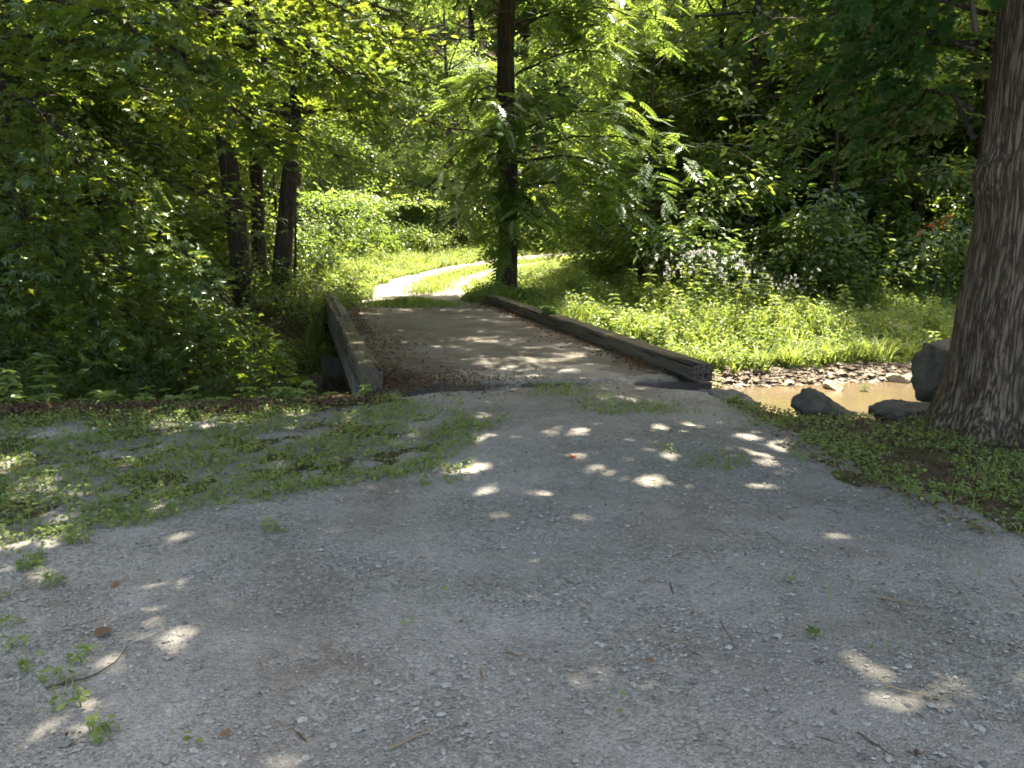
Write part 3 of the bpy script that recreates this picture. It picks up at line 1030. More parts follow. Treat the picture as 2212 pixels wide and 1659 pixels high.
# bark plates: deep wandering furrows running up the stem
fur = np.zeros_like(A)
for kf, am in ((23, 1.0), (37, 0.7)):
    ph = kf * A + 1.6 * np.sin(Zg * 1.7 + A * 3 + kf) + 0.8 * np.sin(Zg * 4.3 - A * 5 + kf) + 0.5 * np.sin(Zg * 9.1 + A * 8)
    fur += am * (np.abs(np.sin(ph / 2)) ** 0.5 - 0.6) * (0.65 + 0.35 * np.sin(Zg * 6.0 + kf * A))
fur *= 0.016
burl = 0.09 * np.exp(-((Zg - 1.98) / 0.16) ** 2 - (np.angle(np.exp(1j * (A - PI * 0.98))) / 0.45) ** 2)
roots = 0.10 * np.exp(-np.maximum(Zg, 0) / 0.28) * (np.cos(A * 5 + 0.6) ** 2 - 0.3)
V = V + dirv * (fur + burl + roots)[..., None]
wood.add(V.reshape(-1, 3), F)
oak = thing('oak_tree', 'big oak with furrowed grey-brown trunk and a burl at the right edge', 'tree', OAK)
wood.obj('trunk', M['bark_oak'], oak, True)
limbs = Geo()
Cn, On, Cc, Oc = [], [], [], []
# high spreading limbs that shade the drive
for i in range(26):
    q = i / 26
    z0 = 4.6 + 4.2 * q
    az = i * 2.4 + r.uniform(-0.4, 0.4)
    L = (8.6 - 3.0 * q) * r.uniform(0.8, 1.1)
    el = 0.18 + 0.8 * q
    d = np.array([math.cos(az) * math.cos(el), math.sin(az) * math.cos(el), math.sin(el)])
    Pl = limb((px[-8], 0, z0), d, L, 9, (0, 0, 0.05), 0.08, r)
    limbs.add(*tube(Pl, np.linspace(0.14, 0.02, 10), 7))
    for j in range(7):
        f = 0.25 + 0.75 * j / 6
        k = f * 9
        p1 = np.array([np.interp(k, np.arange(10), Pl[:, c_]) for c_ in range(3)])
        dd = unit((Pl[9] - Pl[4])[None])[0]
        d2 = dd * 0.6 + np.cross(dd, (0, 0, 1)) * r.choice([-1, 1]) * r.uniform(0.5, 1.1) + (0, 0, r.uniform(-0.15, 0.3))
        P2 = limb(p1, d2, r.uniform(1.2, 2.6), 5, (0, 0, 0), 0.12, r)
        limbs.add(*tube(P2, np.linspace(0.03, 0.006, 6), 4))
        for m in (1, 2, 3, 4, 5):
            Cc.append(P2[m]); Oc.append(unit((P2[5] - P2[0])[None])[0])
spray(leaf, Cc, np.array(Oc) * (1, 1, 0.2), TR, 46, 0.7, 0.23, r, thick=0.25, base=OAK, filt=True)


def shade_fill(n, xr, yr, zr, seed):
    """unseen sprays added towards the sun to shade a stretch of ground"""
    q = np.random.default_rng(seed)
    x, y, z = q.uniform(*xr, n), q.uniform(*yr, n), q.uniform(*zr, n)
    P_ = np.stack([x + SUN[0] * z / SUN[2], y + SUN[1] * z / SUN[2], z], 1)
    return P_[z > 2.3 + 0.26 * P_[:, 1]]


def shade_twigs(geo, pts, axis_xy):  # twigs carrying the added shade sprays
    for p_ in pts:
        d = np.array([axis_xy[0] - p_[0], axis_xy[1] - p_[1], 0.0])
        d = d / np.linalg.norm(d) * 1.3 + (0, 0, -0.35)
        geo.add(*tube(np.stack([p_, p_ + d * 0.5 + (0, 0, 0.05), p_ + d]), [0.005, 0.01, 0.018], 4))


FP = np.concatenate([shade_fill(420, (-1.5, 6), (0.2, 8.2), (6, 10.5), 1), shade_fill(90, (1.6, 6.0), (6.6, 9.0), (6, 10), 2)])  # added sprays that shade the drive and the boulder bank
shade_twigs(limbs, FP - OAK, (0, 0))
FO = unit((FP - OAK) * (1, 1, 0.0))
spray(leaf, FP - OAK, FO * (1, 1, 0.2), TR, 46, 0.7, 0.23, r, thick=0.25, base=OAK, filt=True)
# low twigs that hang into the picture left of the trunk
for (u0, v0, y0), (u1, v1, y1) in ((((2120, 40), 6.3), ((1760, 60), 8.0)), (((2110, 110), 6.4), ((1830, 190), 7.6)), (((2100, 250), 6.5), ((1905, 305), 7.4)),
                                   (((2110, 60), 6.0), ((1950, 30), 6.4)), (((2105, 300), 6.6), ((1980, 245), 7.6)), (((2110, -40), 6.6), ((1690, -10), 8.8)),
                                   (((2110, 100), 6.4), ((1740, 260), 8.4)), (((2180, 80), 5.7), ((2085, 130), 5.5)))and [((a[0][0], a[0][1], a[1]), (b[0][0], b[0][1], b[1])) for a, b in (
                                   (((2120, 40), 6.3), ((1760, 60), 8.0)), (((2110, 110), 6.4), ((1830, 190), 7.6)), (((2100, 250), 6.5), ((1905, 305), 7.4)),
                                   (((2110, 60), 6.0), ((1950, 30), 6.4)), (((2105, 300), 6.6), ((1980, 245), 7.6)), (((2110, -40), 6.6), ((1690, -10), 8.8)),
                                   (((2110, 100), 6.4), ((1740, 260), 8.4)))]:
    a = at(u0, v0, y0) - OAK
    b = at(u1, v1, y1) - OAK
    t = np.linspace(0, 1, 9)[:, None]
    Pl = a + (b - a) * t + np.array([0, 0, 0.28]) * np.sin(t * PI) + np.c_[r.normal(0, 0.02, (9, 3))]
    limbs.add(*tube(Pl, np.linspace(0.022, 0.006, 9), 5))
    for k in range(2, 9):
        for _ in range(2):
            if Pl[k][0] / Pl[k][1] + 0 > 9: continue
            Cn.append(Pl[k] + r.normal(0, 0.16, 3) * (1, 1, 0.6)); On.append(unit((b - a)[None])[0])
near = Geo()
Cn, On = np.array(Cn), np.array(On)
kk = (Cn + OAK)[:, 0] / (Cn + OAK)[:, 1] < 0.50
Cn, On = Cn[kk], On[kk]
spray(near, Cn, np.array(On) * (1, 1, 0.2), TO, 11, 0.3, 0.19, r, thick=0.07, base=OAK, droop=0.5)
limbs.obj('limb', M['bark'], oak, True)
cr_ = leaf.obj('crown', M['oak'], oak)
near.obj('hanging_foliage', M['oak'], oak)

# --- the maple leaning in from the left bank, its trunk outside the frame
MB = np.array([-8.0, 10.4, -0.1])
r = np.random.default_rng(21)
wood, leaf, low = Geo(), Geo(), Geo()
t = np.linspace(0, 1, 22)
Pm = np.stack([1.0 * t ** 1.5, -0.3 * t, -0.4 + 11 * t], 1)
wood.add(*tube(Pm, 0.26 * (1 - 0.8 * t) + 0.12 * np.exp(-t * 14), 14, 0.03, 4))
Cc, Oc, Cl, Ol = [], [], [], []


def maple_branch(pts, r0, spread=1.0, k0=2, dens=3):
    pts = np.array(pts, float)
    s = np.linspace(0, len(pts) - 1, 14)
    P_ = np.stack([np.interp(s, np.arange(len(pts)), pts[:, c_]) for c_ in range(3)], 1)
    for _ in range(2):
        P_[1:-1] = (P_[:-2] + 2 * P_[1:-1] + P_[2:]) / 4
    P_ = P_ + r.normal(0, 0.02, P_.shape)
    wood.add(*tube(P_ - MB, np.linspace(r0, 0.008, 14), 6))
    for k in range(k0, 14):
        d = unit((P_[min(13, k + 1)] - P_[k - 1])[None])[0]
        for sgn in (-1, 1, 0)[:dens]:
            L = r.uniform(0.35, 1.0) * spread * (1.15 - 0.5 * k / 14)
            d2 = d * 0.7 + sgn * np.cross(d, (0, 0, 1)) + (0, 0, r.uniform(-0.35, 0.25))
            P2 = limb(P_[k], d2, L, 4, (0, 0, -0.06), 0.12, r)
            wood.add(*tube(P2 - MB, np.linspace(0.012, 0.004, 5), 4))
            for m in (2, 4):
                Cl.append(P2[m]); Ol.append(unit((P2[4] - P2[0])[None])[0])


TRK = lambda z: np.array([MB[0] + 1.0 * (min(max(z, 0), 11) / 11) ** 1.5, MB[1], z])
for z0, pts, r0, sp in ((2.6, ((-10, 190, 9.6), (100, 280, 9.4), (210, 400, 9.3), (330, 520, 9.4)), 0.035, 1.0),
                        (3.0, ((0, 165, 9.4), (90, 230, 9.0), (170, 330, 8.9), (300, 450, 9.0), (420, 560, 9.2), (520, 690, 9.6), (590, 790, 9.9)), 0.035, 1.0),
                        (3.4, ((0, 60, 9.2), (170, 90, 8.6), (360, 140, 8.3), (510, 230, 8.3), (580, 300, 8.4)), 0.04, 1.0),
                        (3.6, ((60, -60, 9.0), (300, -10, 8.4), (500, 40, 8.2), (700, 120, 8.4), (790, 190, 8.8)), 0.04, 1.0),
                        (4.2, ((60, -150, 9.4), (330, -110, 9.0), (560, -60, 9.0), (760, 20, 9.4), (880, 110, 9.8)), 0.04, 1.0),
                        (2.2, ((-10, 420, 10.0), (120, 500, 10.2), (260, 590, 10.5), (400, 640, 10.8), (520, 700, 11.0)), 0.035, 1.0),
                        (1.8, ((-60, 560, 10.2), (80, 600, 10.8), (230, 650, 11.2), (420, 760, 11.2), (560, 760, 11.0)), 0.03, 0.9),
                        (3.0, ((-20, 260, 10.6), (150, 330, 11.0), (350, 380, 11.4), (500, 440, 11.6), (640, 480, 12)), 0.035, 1.1),
                        (3.6, ((0, 100, 10.8), (180, 150, 11.2), (400, 220, 11.6), (600, 260, 11.8), (720, 330, 12)), 0.04, 1.1),
                        (1.6, ((-60, 640, 10.0), (60, 680, 10.4), (180, 700, 10.8), (330, 720, 11.2)), 0.025, 0.9),
                        (2.0, ((-30, 480, 11.0), (150, 560, 11.6), (320, 640, 12.0), (460, 690, 12.2)), 0.03, 1.0),
                        (2.6, ((-30, 300, 11.6), (120, 430, 12.2), (280, 540, 12.6), (430, 600, 12.8)), 0.03, 1.0),
                        (2.4, ((-20, 380, 9.6), (60, 470, 9.4), (140, 560, 9.3), (200, 660, 9.4)), 0.03, 0.9),
                        (4.4, ((-20, -40, 8.6), (150, 10, 7.8), (300, 60, 7.4), (430, 130, 7.3)), 0.035, 0.9),
                        (4.0, ((-20, 20, 10), (240, 60, 10.4), (470, 120, 10.6), (660, 160, 10.8), (800, 250, 11.2)), 0.04, 1.1)):
    maple_branch([TRK(z0)] + [at(*p) for p in pts], r0, sp)
Cl, Ol = np.array(Cl), np.array(Ol)
dep = Cl[:, 1] * math.cos(PITCH) - (Cl[:, 2] - CAM_Z) * math.sin(PITCH)
cu = 1106 + FPX * Cl[:, 0] / dep
cv = 829.5 - FPX * (Cl[:, 1] * math.sin(PITCH) + (Cl[:, 2] - CAM_Z) * math.cos(PITCH)) / dep
kk = ~((cu > 465) & (cu < 710) & (cv > 325) & (cv < 660) & (r.random(len(cu)) < 0.95))
Cl, Ol = Cl[kk], Ol[kk]
spray(low, np.array(Cl) - MB, np.array(Ol) * (1, 1, 0.3), TM, 12, 0.30, 0.128, r, thick=0.06, base=MB, droop=0.55, tilt=0.28)
for i in range(22):
    q = i / 22
    az = i * 2.4 + r.uniform(-0.4, 0.4)
    el = 0.25 + 0.8 * q
    L = (7.0 - 2.2 * q) * r.uniform(0.8, 1.1)
    d = np.array([math.cos(az) * math.cos(el), math.sin(az) * math.cos(el), math.sin(el)])
    Pl = limb(TRK(4.8 + 5 * q) - MB, d, L, 8, (0, 0, 0.02), 0.08, r)
    wood.add(*tube(Pl, np.linspace(0.08, 0.012, 9), 6))
    for j in range(7):
        k = (0.3 + 0.7 * j / 6) * 8
        p1 = np.array([np.interp(k, np.arange(9), Pl[:, c_]) for c_ in range(3)])
        dd = unit((Pl[8] - Pl[4])[None])[0]
        d2 = dd * 0.6 + np.cross(dd, (0, 0, 1)) * r.choice([-1, 1]) * r.uniform(0.5, 1.1) + (0, 0, r.uniform(-0.2, 0.3))
        P2 = limb(p1, d2, r.uniform(0.8, 1.8), 4, (0, 0, 0), 0.12, r)
        for m in (1, 2, 3, 4):
            Cc.append(P2[m]); Oc.append(unit((P2[4] - P2[0])[None])[0])
spray(leaf, Cc, np.array(Oc) * (1, 1, 0.2), TR, 32, 0.6, 0.21, r, thick=0.2, base=MB, filt=True)
FP = np.concatenate([shade_fill(330, (-7.5, -1.5), (0.2, 7.6), (6, 10.5), 3), shade_fill(330, (-10, -1.9), (7.6, 15), (6, 10.5), 4)])  # more added sprays, shading the left of the drive and the creek
shade_twigs(wood, FP - MB, (1, 0))
FO = unit((FP - MB) * (1, 1, 0.0))
spray(leaf, FP - MB, FO * (1, 1, 0.2), TR, 44, 0.65, 0.22, r, thick=0.22, base=MB, filt=True)
maple = thing('maple_tree', 'maple with long drooping leafy branches reaching in from the left edge', 'tree', MB)
wood.obj('trunk', M['bark'], maple, True)
leaf.obj('crown', M['maple'], maple)
low.obj('hanging_foliage', M['maple'], maple)

# --- a row of three trunks on the far bank left of the bridge
for i, (u, v, yd, r0, lean, lab, sd_) in enumerate(((535, 660, 16.6, 0.235, (-0.06, 0.0), 'leftmost of the three dark trunks by the bridge, thick and leaning left', 41),
                                                    (566, 640, 17.6, 0.17, (0.0, 0.02), 'middle one of the three dark trunks by the bridge, slimmest and upright', 42),
                                                    (602, 640, 17.0, 0.205, (0.12, 0.0), 'rightmost of the three dark trunks by the bridge, leaning right', 43))):
    p = at(u, v, yd)
    base = np.array([p[0], p[1], float(H(p[0], p[1]))])
    wd, lf = make_tree(sd_, 14 + i, r0, 0.26, 4.4, 20, TL, 0.17, 22, 0.5, lean=lean, base=base, filt=True, bend=0.012, drop_low=0.1)
    plant_tree('maple_tree', lab, base, wd, lf, M['bark'], M['maple'], 'three trunks on the far bank')

# --- slim trunk at the far left
p = at(66, 660, 14.6)
base = np.array([p[0], p[1], float(H(p[0], p[1]))])
wd, lf = make_tree(45, 12, 0.13, 0.3, 3.2, 18, TL, 0.16, 22, 0.45, lean=(-0.006, 0), base=base, filt=True, bend=0.008)
plant_tree('slim_tree', 'slim dark straight trunk near the left edge behind the maple branches', base, wd, lf, M['bark'], M['maple'])

# --- the walnut at the end of the bridge
p = at(1092, 645, 19.0)
base = np.array([p[0], p[1], float(H(p[0], p[1]))])
r = np.random.default_rng(9)
wood, leaf = Geo(), Geo()
t = np.linspace(0, 1, 40)
hz = -0.3 + 13.3 * t
P = np.stack([0.012 * hz + 0.05 * np.sin(hz * 0.9), 0.05 * np.sin(hz * 0.6), hz], 1)
rd = 0.235 * (1 - 0.45 * t) + 0.08 * np.exp(-np.maximum(hz, 0) / 0.4) + 0.02 * np.exp(-((hz - 4.6) / 0.25) ** 2) + 0.02 * np.exp(-((hz - 3.0) / 0.2) ** 2)
wood.add(*tube(P, rd, 28, 0.035, 3))
wx_ = lambda z: np.array([0.012 * z + 0.05 * math.sin(z * 0.9), 0.05 * math.sin(z * 0.6), z])
C, O = [], []
for (u0, v0), (u1, v1), yo in (((1110, 330), (1480, 330), 0.4), ((1105, 400), (1470, 470), 0.2), ((1110, 300), (1380, 260), -0.6), ((1105, 420), (1290, 440), -1.2), ((1100, 430), (1180, 490), -1.0),
                               ((1085, 300), (960, 360), 0.6), ((1085, 330), (1000, 420), -0.8), ((1085, 250), (985, 240), 1.0), ((1090, 440), (1020, 470), -0.5),
                               ((1100, 180), (1330, 120), 0.5), ((1095, 500), (1075, 550), -0.7), ((1110, 350), (1420, 400), -1.0), ((1110, 280), (1190, 230), -1.2), ((1105, 380), (1350, 350), 1.4),
                               ((1085, 220), (1020, 170), 1.5), ((1105, 90), (1290, 40), 0.4), ((1100, 60), (1450, 50), 1.0), ((1100, 330), (1095, 260), -1.6), ((1095, 470), (1120, 470), -1.4)):
    a = at(u0, v0, 19.0) - base
    a = wx_(a[2])
    b = at(u1, v1, 19.0 + yo) - base
    b[1] = yo
    tt_ = np.linspace(0, 1, 9)[:, None]
    Pl = a + (b - a) * tt_ + np.array([0, 0, 0.35]) * np.sin(tt_ * PI)
    Pl += r.normal(0, 0.03, Pl.shape)
    wood.add(*tube(Pl, np.linspace(0.035, 0.008, 9), 5))
    L = np.linalg.norm(b - a)
    for k in range(2, 9):
        for s_ in range(3):
            C.append(Pl[k] + r.normal(0, 0.22, 3)); O.append(unit((b - a)[None] + r.normal(0, 0.8, (1, 3)) * (1, 1, 0.2))[0])
O = np.array(O)
C = np.array(C)


def pinn(geo, C, O, per, r, size=0.5, base=None, filt=False):
    idx = np.repeat(np.arange(len(C)), per)
    m = len(idx)
    ax = O[idx] * 0.5 + r.normal(0, 0.7, (m, 3)) * (1, 1, 0.25) + np.array([0, 0, -0.12])
    P_ = C[idx] + r.normal(0, 0.13, (m, 3))
    k = np.ones(m, bool)
    if filt: k = ~sun_gap(P_ + base)
    va = np.clip(r.normal(0.5, 0.2, m), 0, 1)
    put(geo, TP, P_[k], ax[k], (np.array([0, 0, 1.0]) + 0.3 * ax + r.normal(0, 0.22, (m, 3)))[k], (size * r.uniform(0.7, 1.2, m))[k], va[k])


pinn(leaf, C, O, 3, r, 0.6)
# the high crown, above the frame
C, O = [], []
for i in range(18):
    az = i * 2.4
    q = i / 18
    el = 0.25 + 0.7 * q
    d = np.array([math.cos(az) * math.cos(el), math.sin(az) * math.cos(el), math.sin(el)])
    Pl = limb(wx_(6.5 + 6 * q), d, 3.8 - 1.4 * q, 8, (0, 0, 0.04), 0.08, r)
    wood.add(*tube(Pl, np.linspace(0.06, 0.01, 9), 5))
    for k in range(3, 9):
        for s_ in range(3):
            C.append(Pl[k] + r.normal(0, 0.35, 3)); O.append(d)
pinn(leaf, np.array(C), np.array(O), 5, r, 0.55, base, True)
FP = shade_fill(150, (-3.2, 1.8), (8, 17), (6.8, 10.5), 5)  # sprays added above the frame to shade the bridge deck
shade_twigs(wood, FP - base, (0, 0))
pinn(leaf, np.repeat(FP - base, 6, 0) + r.normal(0, 0.3, (len(FP) * 6, 3)), np.repeat(unit((FP - base) * (1, 1, 0)), 6, 0), 5, r, 0.6, base, True)
plant_tree('walnut_tree', 'dark straight trunk with feathery drooping leaves at the far end of the bridge', base, wood, leaf, M['bark'], M['walnut'])
# bare dead branch on the walnut
wal = [o for o in bpy.data.objects if o.name == 'walnut_tree'][0]
for pts in (((1100, 25), (1062, 22), (1035, 50)), ((1085, 20), (1060, -5), (1040, -20)), ((1082, 190), (1060, 185), (1035, 195), (1015, 230), (1008, 270)), ((1082, 195), (1073, 200), (1068, 230))):
    Pq = np.array([at(u, v, 18.8) - base for u, v in pts])
    s = np.linspace(0, len(Pq) - 1, 8)
    Pq = np.stack([np.interp(s, np.arange(len(Pq)), Pq[:, c_]) for c_ in range(3)], 1)
    g = Geo()
    g.add(*tube(Pq, np.linspace(0.035, 0.01, 8), 5))
    g.obj('dead_branch', M['twig'], wal, True)

# --- library of woodland trees, then every tree of the wood as its own copy
LIB = []
for i, (h, r0, cb, cr, nl, mt, ls) in enumerate(((15, 0.2, 0.22, 3.6, 24, 'wood_leaf', 0.19), (17, 0.24, 0.3, 4.2, 26, 'wood_leaf', 0.2), (12, 0.13, 0.2, 2.8, 22, 'wood_leaf', 0.17),
                                                 (16, 0.2, 0.18, 3.8, 26, 'pale_leaf', 0.19), (19, 0.28, 0.42, 4.4, 24, 'wood_leaf', 0.21), (10, 0.1, 0.14, 2.5, 22, 'pale_leaf', 0.16),
                                                 (6.5, 0.06, 0.1, 2.3, 24, 'wood_leaf', 0.15), (7.5, 0.07, 0.08, 2.5, 24, 'pale_leaf', 0.15))):
    wd, lf = make_tree(100 + i, h, r0, cb, cr, nl, TL if i != 4 else TR, ls * 1.05, 40, 0.6, lean=(0.03 * ((i % 3) - 1), 0.01), bend=0.02, drop_low=0.25)
    LIB.append((wd, lf, M[mt], len((TL if i != 4 else TR)[0]), wd.mesh('trunk', M['bark'] if i != 1 else M['bark_grey'], True), lf.mesh('crown', M[mt])))


def wood_tree(k, x, y, label, group, rz, s, name='woodland_tree', zoff=0.0):
    o = thing(name, label, 'tree', (x, y, float(H(x, y)) + zoff), rz, group, s)
    wd_, lf_, lm, nv, tme, cme = LIB[k]
    L = lf_.v[0].astype(float)
    c_, s_ = math.cos(rz), math.sin(rz)
    W = np.stack([L[::nv, 0] * c_ - L[::nv, 1] * s_, L[::nv, 0] * s_ + L[::nv, 1] * c_, L[::nv, 2]], 1) * s + np.array(o.location)
    cut = sun_gap(W) if y < 45 else np.zeros(len(W), bool)
    if cut.mean() > 0.004:               # this crown stands in the way of a sunlit opening: a thinner crown of its own
        keep = np.flatnonzero(~cut)
        g_ = Geo()
        F_ = lf_.f[0].reshape(-1, nv and len(lf_.f[0]) // len(W), lf_.f[0].shape[1])[0]
        g_.add(L.reshape(-1, nv, 3)[keep].reshape(-1, 3), (np.arange(len(keep))[:, None, None] * nv + F_[None]).reshape(-1, F_.shape[1]), lf_.a[0].reshape(-1, nv)[keep].ravel())
        cme = g_.mesh('crown', lm)
    for me, nm in ((tme, 'trunk'), (cme, 'crown')):
        c_ = bpy.data.objects.new(nm, me)
        COL.objects.link(c_)
        c_.parent = o
    return o


r = np.random.default_rng(3)


def clear(x, y):
    return poly_sd(np.array([x]), np.array([y]), TRACK)[0] < -1.2


def in_view(x, y, m=3.0):
    return abs(x) < 0.66 * y + m


def shades_sun(x, y, rad):
    k = 9.0 / SUN[2]
    gx_, gy_ = x - SUN[0] * k, y - SUN[1] * k
    return max(poly_sd(np.array([gx_]), np.array([gy_]), pl)[0] for pl in (TRACK_SUN, MEADOW_SUN)) > -rad


# named trees of the right wood
for u, yd, k, s, rz, lab in ((1612, 22.5, 4, 0.75, 0.3, 'thickest dark trunk in the right wood, right of the walnut foliage'),
                             (1690, 24.0, 1, 0.95, 1.2, 'tall straight dark trunk in the right wood behind the white flowers'),
                             (1800, 23.0, 0, 0.8, 2.2, 'dark trunk in the right wood half hidden by leaves, left of the thin pair'),
                             (1880, 26.0, 2, 1.0, 0.7, 'thin dark trunk in the right wood beside the oak foliage'),
                             (1960, 22.0, 0, 0.9, 4.0, 'shaded trunk in the right wood just left of the oak'),
                             (1530, 25.0, 2, 1.1, 5.0, 'slender trunk at the left margin of the right wood'),
                             (2080, 20.5, 4, 0.7, 3.0, 'dark trunk mostly hidden behind the big oak')):
    p = at(u, 640, yd)
    wood_tree(k, p[0], yd, lab, 'trees of the right wood', rz, s)
# leaning grey trunk in the centre right
p = at(1418, 560, 30)
wd, lf = make_tree(61, 15, 0.16, 0.55, 3.4, 16, TL, 0.18, 20, 0.5, lean=(0.07, 0), bend=0.01)
plant_tree('leaning_tree', 'pale grey leaning trunk behind the walnut foliage, right of the track', (p[0], 30, float(H(p[0], 30))), wd, lf, M['bark_grey'], M['pale_leaf'])
p = at(610, 600, 24)
wd, lf = make_tree(62, 14, 0.24, 0.5, 3.6, 16, TL, 0.18, 20, 0.5, lean=(0.16, 0), bend=0.01, base=np.array([p[0], 24, 0]), filt=True)
plant_tree('leaning_tree', 'brown trunk leaning right above the three dark trunks', (p[0], 24, float(H(p[0], 24))), wd, lf, M['bark'], M['pale_leaf'])
# bright tree behind the walnut
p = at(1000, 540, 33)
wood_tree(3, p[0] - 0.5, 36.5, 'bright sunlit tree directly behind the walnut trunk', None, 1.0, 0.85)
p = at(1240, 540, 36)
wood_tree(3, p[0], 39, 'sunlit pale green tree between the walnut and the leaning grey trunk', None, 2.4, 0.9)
# broad rest of the wood
placed = [(o.location.x, o.location.y) for o in bpy.data.objects if o.get('category') == 'tree']


def scatter(n, xr, yr, kinds, labels, group, dmin, smin, smax, seed, avoid_sun=True):
    r_ = np.random.default_rng(seed)
    got = 0
    for _ in range(n * 60):
        if got >= n: break
        x, y = r_.uniform(*xr), r_.uniform(*yr)
        if not in_view(x, y) or not clear(x, y): continue
        if any((x - a) ** 2 + (y - b) ** 2 < dmin ** 2 for a, b in placed): continue
        placed.append((x, y))
        wood_tree(int(r_.choice(kinds)), x, y, labels, group, r_.uniform(0, 6.28), r_.uniform(smin, smax))
        got += 1


scatter(9, (-10, -5.2), (20, 33), (7, 7, 6), 'pale leafy young tree left of the track', 'young trees left of the track', 1.6, 0.6, 1.0, 24)
scatter(18, (3.2, 20), (20, 27), (6, 6, 7), 'low leafy understorey tree at the front of the right wood', 'understorey trees of the right wood', 1.7, 0.8, 1.15, 21)
scatter(18, (-20, -7), (15.5, 26), (6, 6, 7), 'low leafy understorey tree in the left wood', 'understorey trees of the left wood', 1.7, 0.7, 1.1, 22)
scatter(16, (-12, 16), (37, 50), (7, 7, 6), 'low leafy understorey tree beyond the track bend', 'understorey trees beyond the bend', 2.0, 0.9, 1.3, 23)
scatter(22, (5, 24), (21, 40), (0, 1, 2, 4), 'dark leafy tree deep in the right-hand wood', 'trees deep in the right wood', 2.6, 0.75, 1.05, 1)
scatter(13, (-26, -6), (16, 34), (0, 1, 2, 5), 'leafy tree in the shaded wood behind the maple branches', 'trees of the left wood', 2.6, 0.7, 1.0, 2)
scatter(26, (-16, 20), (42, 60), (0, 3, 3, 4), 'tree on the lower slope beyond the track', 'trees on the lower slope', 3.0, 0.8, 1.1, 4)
scatter(60, (-50, 55), (36, 100), (0, 1, 3, 4), 'distant tree high on the wooded slope', 'trees on the upper slope', 3.6, 0.9, 1.25, 5)


for x, y, k, s_ in ((7.5, 50, 4, 1.2), (9.5, 58, 4, 1.3), (5.5, 62, 3, 1.3), (24, 40, 4, 1.0), (28, 46, 0, 1.1), (31, 53, 4, 1.2), (22, 34, 6, 1.3), (26, 37, 6, 1.4), (-1, 56, 4, 1.2), (2.5, 50, 1, 1.1)):
    wood_tree(k, x, y, 'tree closing a gap on the slope above the track', 'trees on the slope above the bend', x * 1.7, s_)


r_ = np.random.default_rng(71)
for i in range(34):                       # the wood runs on past both edges of the picture
    x, y = (r_.uniform(13, 42), r_.uniform(15, 44)) if i < 22 else (r_.uniform(-42, -13), r_.uniform(9, 30))
    if any((x - a) ** 2 + (y - b) ** 2 < 6 for a, b in placed): continue
    placed.append((x, y))
    wood_tree(int(r_.choice((0, 1, 4, 6, 6))), x, y, 'leafy tree where the wood runs on past the edge of the view', 'trees at the margins of the wood', r_.uniform(0, 6.28), r_.uniform(0.9, 1.2))


# ------------------------------------------------------------------ shrubs and saplings
def make_shrub(seed, h, w, ns, T, ls, nleaf, lrad):
    r_ = np.random.default_rng(seed)
    wd, lf = Geo(), Geo()
    C, O = [], []
    for i in range(ns):
        az = i * 2.4 + r_.uniform(-0.4, 0.4)
        d = np.array([math.cos(az) * w / h * 0.7, math.sin(az) * w / h * 0.7, 1.0])
        P_ = limb((r_.normal(0, 0.08), r_.normal(0, 0.08), -0.1), d, h * r_.uniform(0.7, 1.1), 7, (math.cos(az) * 0.16, math.sin(az) * 0.16, -0.12), 0.07, r_)
        wd.add(*tube(P_, np.linspace(0.018, 0.004, 8), 5))
        for k in range(2, 8):
            for _ in range(2):
                a2 = az + r_.uniform(-1.4, 1.4)
                d2 = np.array([math.cos(a2), math.sin(a2), r_.uniform(-0.2, 0.3)])
                C.append(P_[k] + d2 * r_.uniform(0.1, 0.5) * w * 0.45); O.append(d2)
    spray(lf, C, np.array(O) * (1, 1, 0.3), T, nleaf, lrad, ls, r_, thick=0.1, droop=0.4)
    return wd.mesh('stem', M['twig'], True), lf


SH = []
for i, (h, w_, ns, T, ls, nl, mt) in enumerate(((1.8, 1.6, 9, TL, 0.11, 16, 'wood_leaf'), (2.6, 2.0, 10, TL, 0.13, 16, 'wood_leaf'), (1.3, 1.5, 9, TL, 0.09, 18, 'pale_leaf'),
                                                (2.4, 2.0, 10, TL, 0.12, 16, 'pale_leaf'), (1.6, 1.5, 8, TM, 0.13, 9, 'maple'), (3.4, 2.4, 10, TL, 0.14, 18, 'wood_leaf'))):
    st, lf = make_shrub(200 + i, h, w_, ns, T, ls, nl, 0.3)
    SH.append((st, lf.mesh('foliage', M[mt])))


def shrub(k, x, y, label, group, rz, s, name='shrub'):
    o = thing(name, label, 'shrub', (x, y, float(H(x, y))), rz, group, s)
    for me, nm in zip(SH[k], ('stem', 'foliage')):
        c_ = bpy.data.objects.new(nm, me)
        COL.objects.link(c_)
        c_.parent = o
    return o


def scatter_shrub(n, poly, kinds, label, group, dmin, smin, smax, seed):
    r_ = np.random.default_rng(seed)
    xs, ys = [a for a, b in poly], [b for a, b in poly]
    got, done = 0, []
    for _ in range(n * 80):
        if got >= n: break
        x, y = r_.uniform(min(xs), max(xs)), r_.uniform(min(ys), max(ys))
        if poly_sd(np.array([x]), np.array([y]), poly)[0] < 0 or not in_view(x, y, 1.0): continue
        if poly_sd(np.array([x]), np.array([y]), TRACK)[0] > -1.0: continue
        if any((x - a) ** 2 + (y - b) ** 2 < dmin ** 2 for a, b in done): continue
        done.append((x, y))
        shrub(int(r_.choice(kinds)), x, y, label, group, r_.uniform(0, 6.28), r_.uniform(smin, smax))
        got += 1


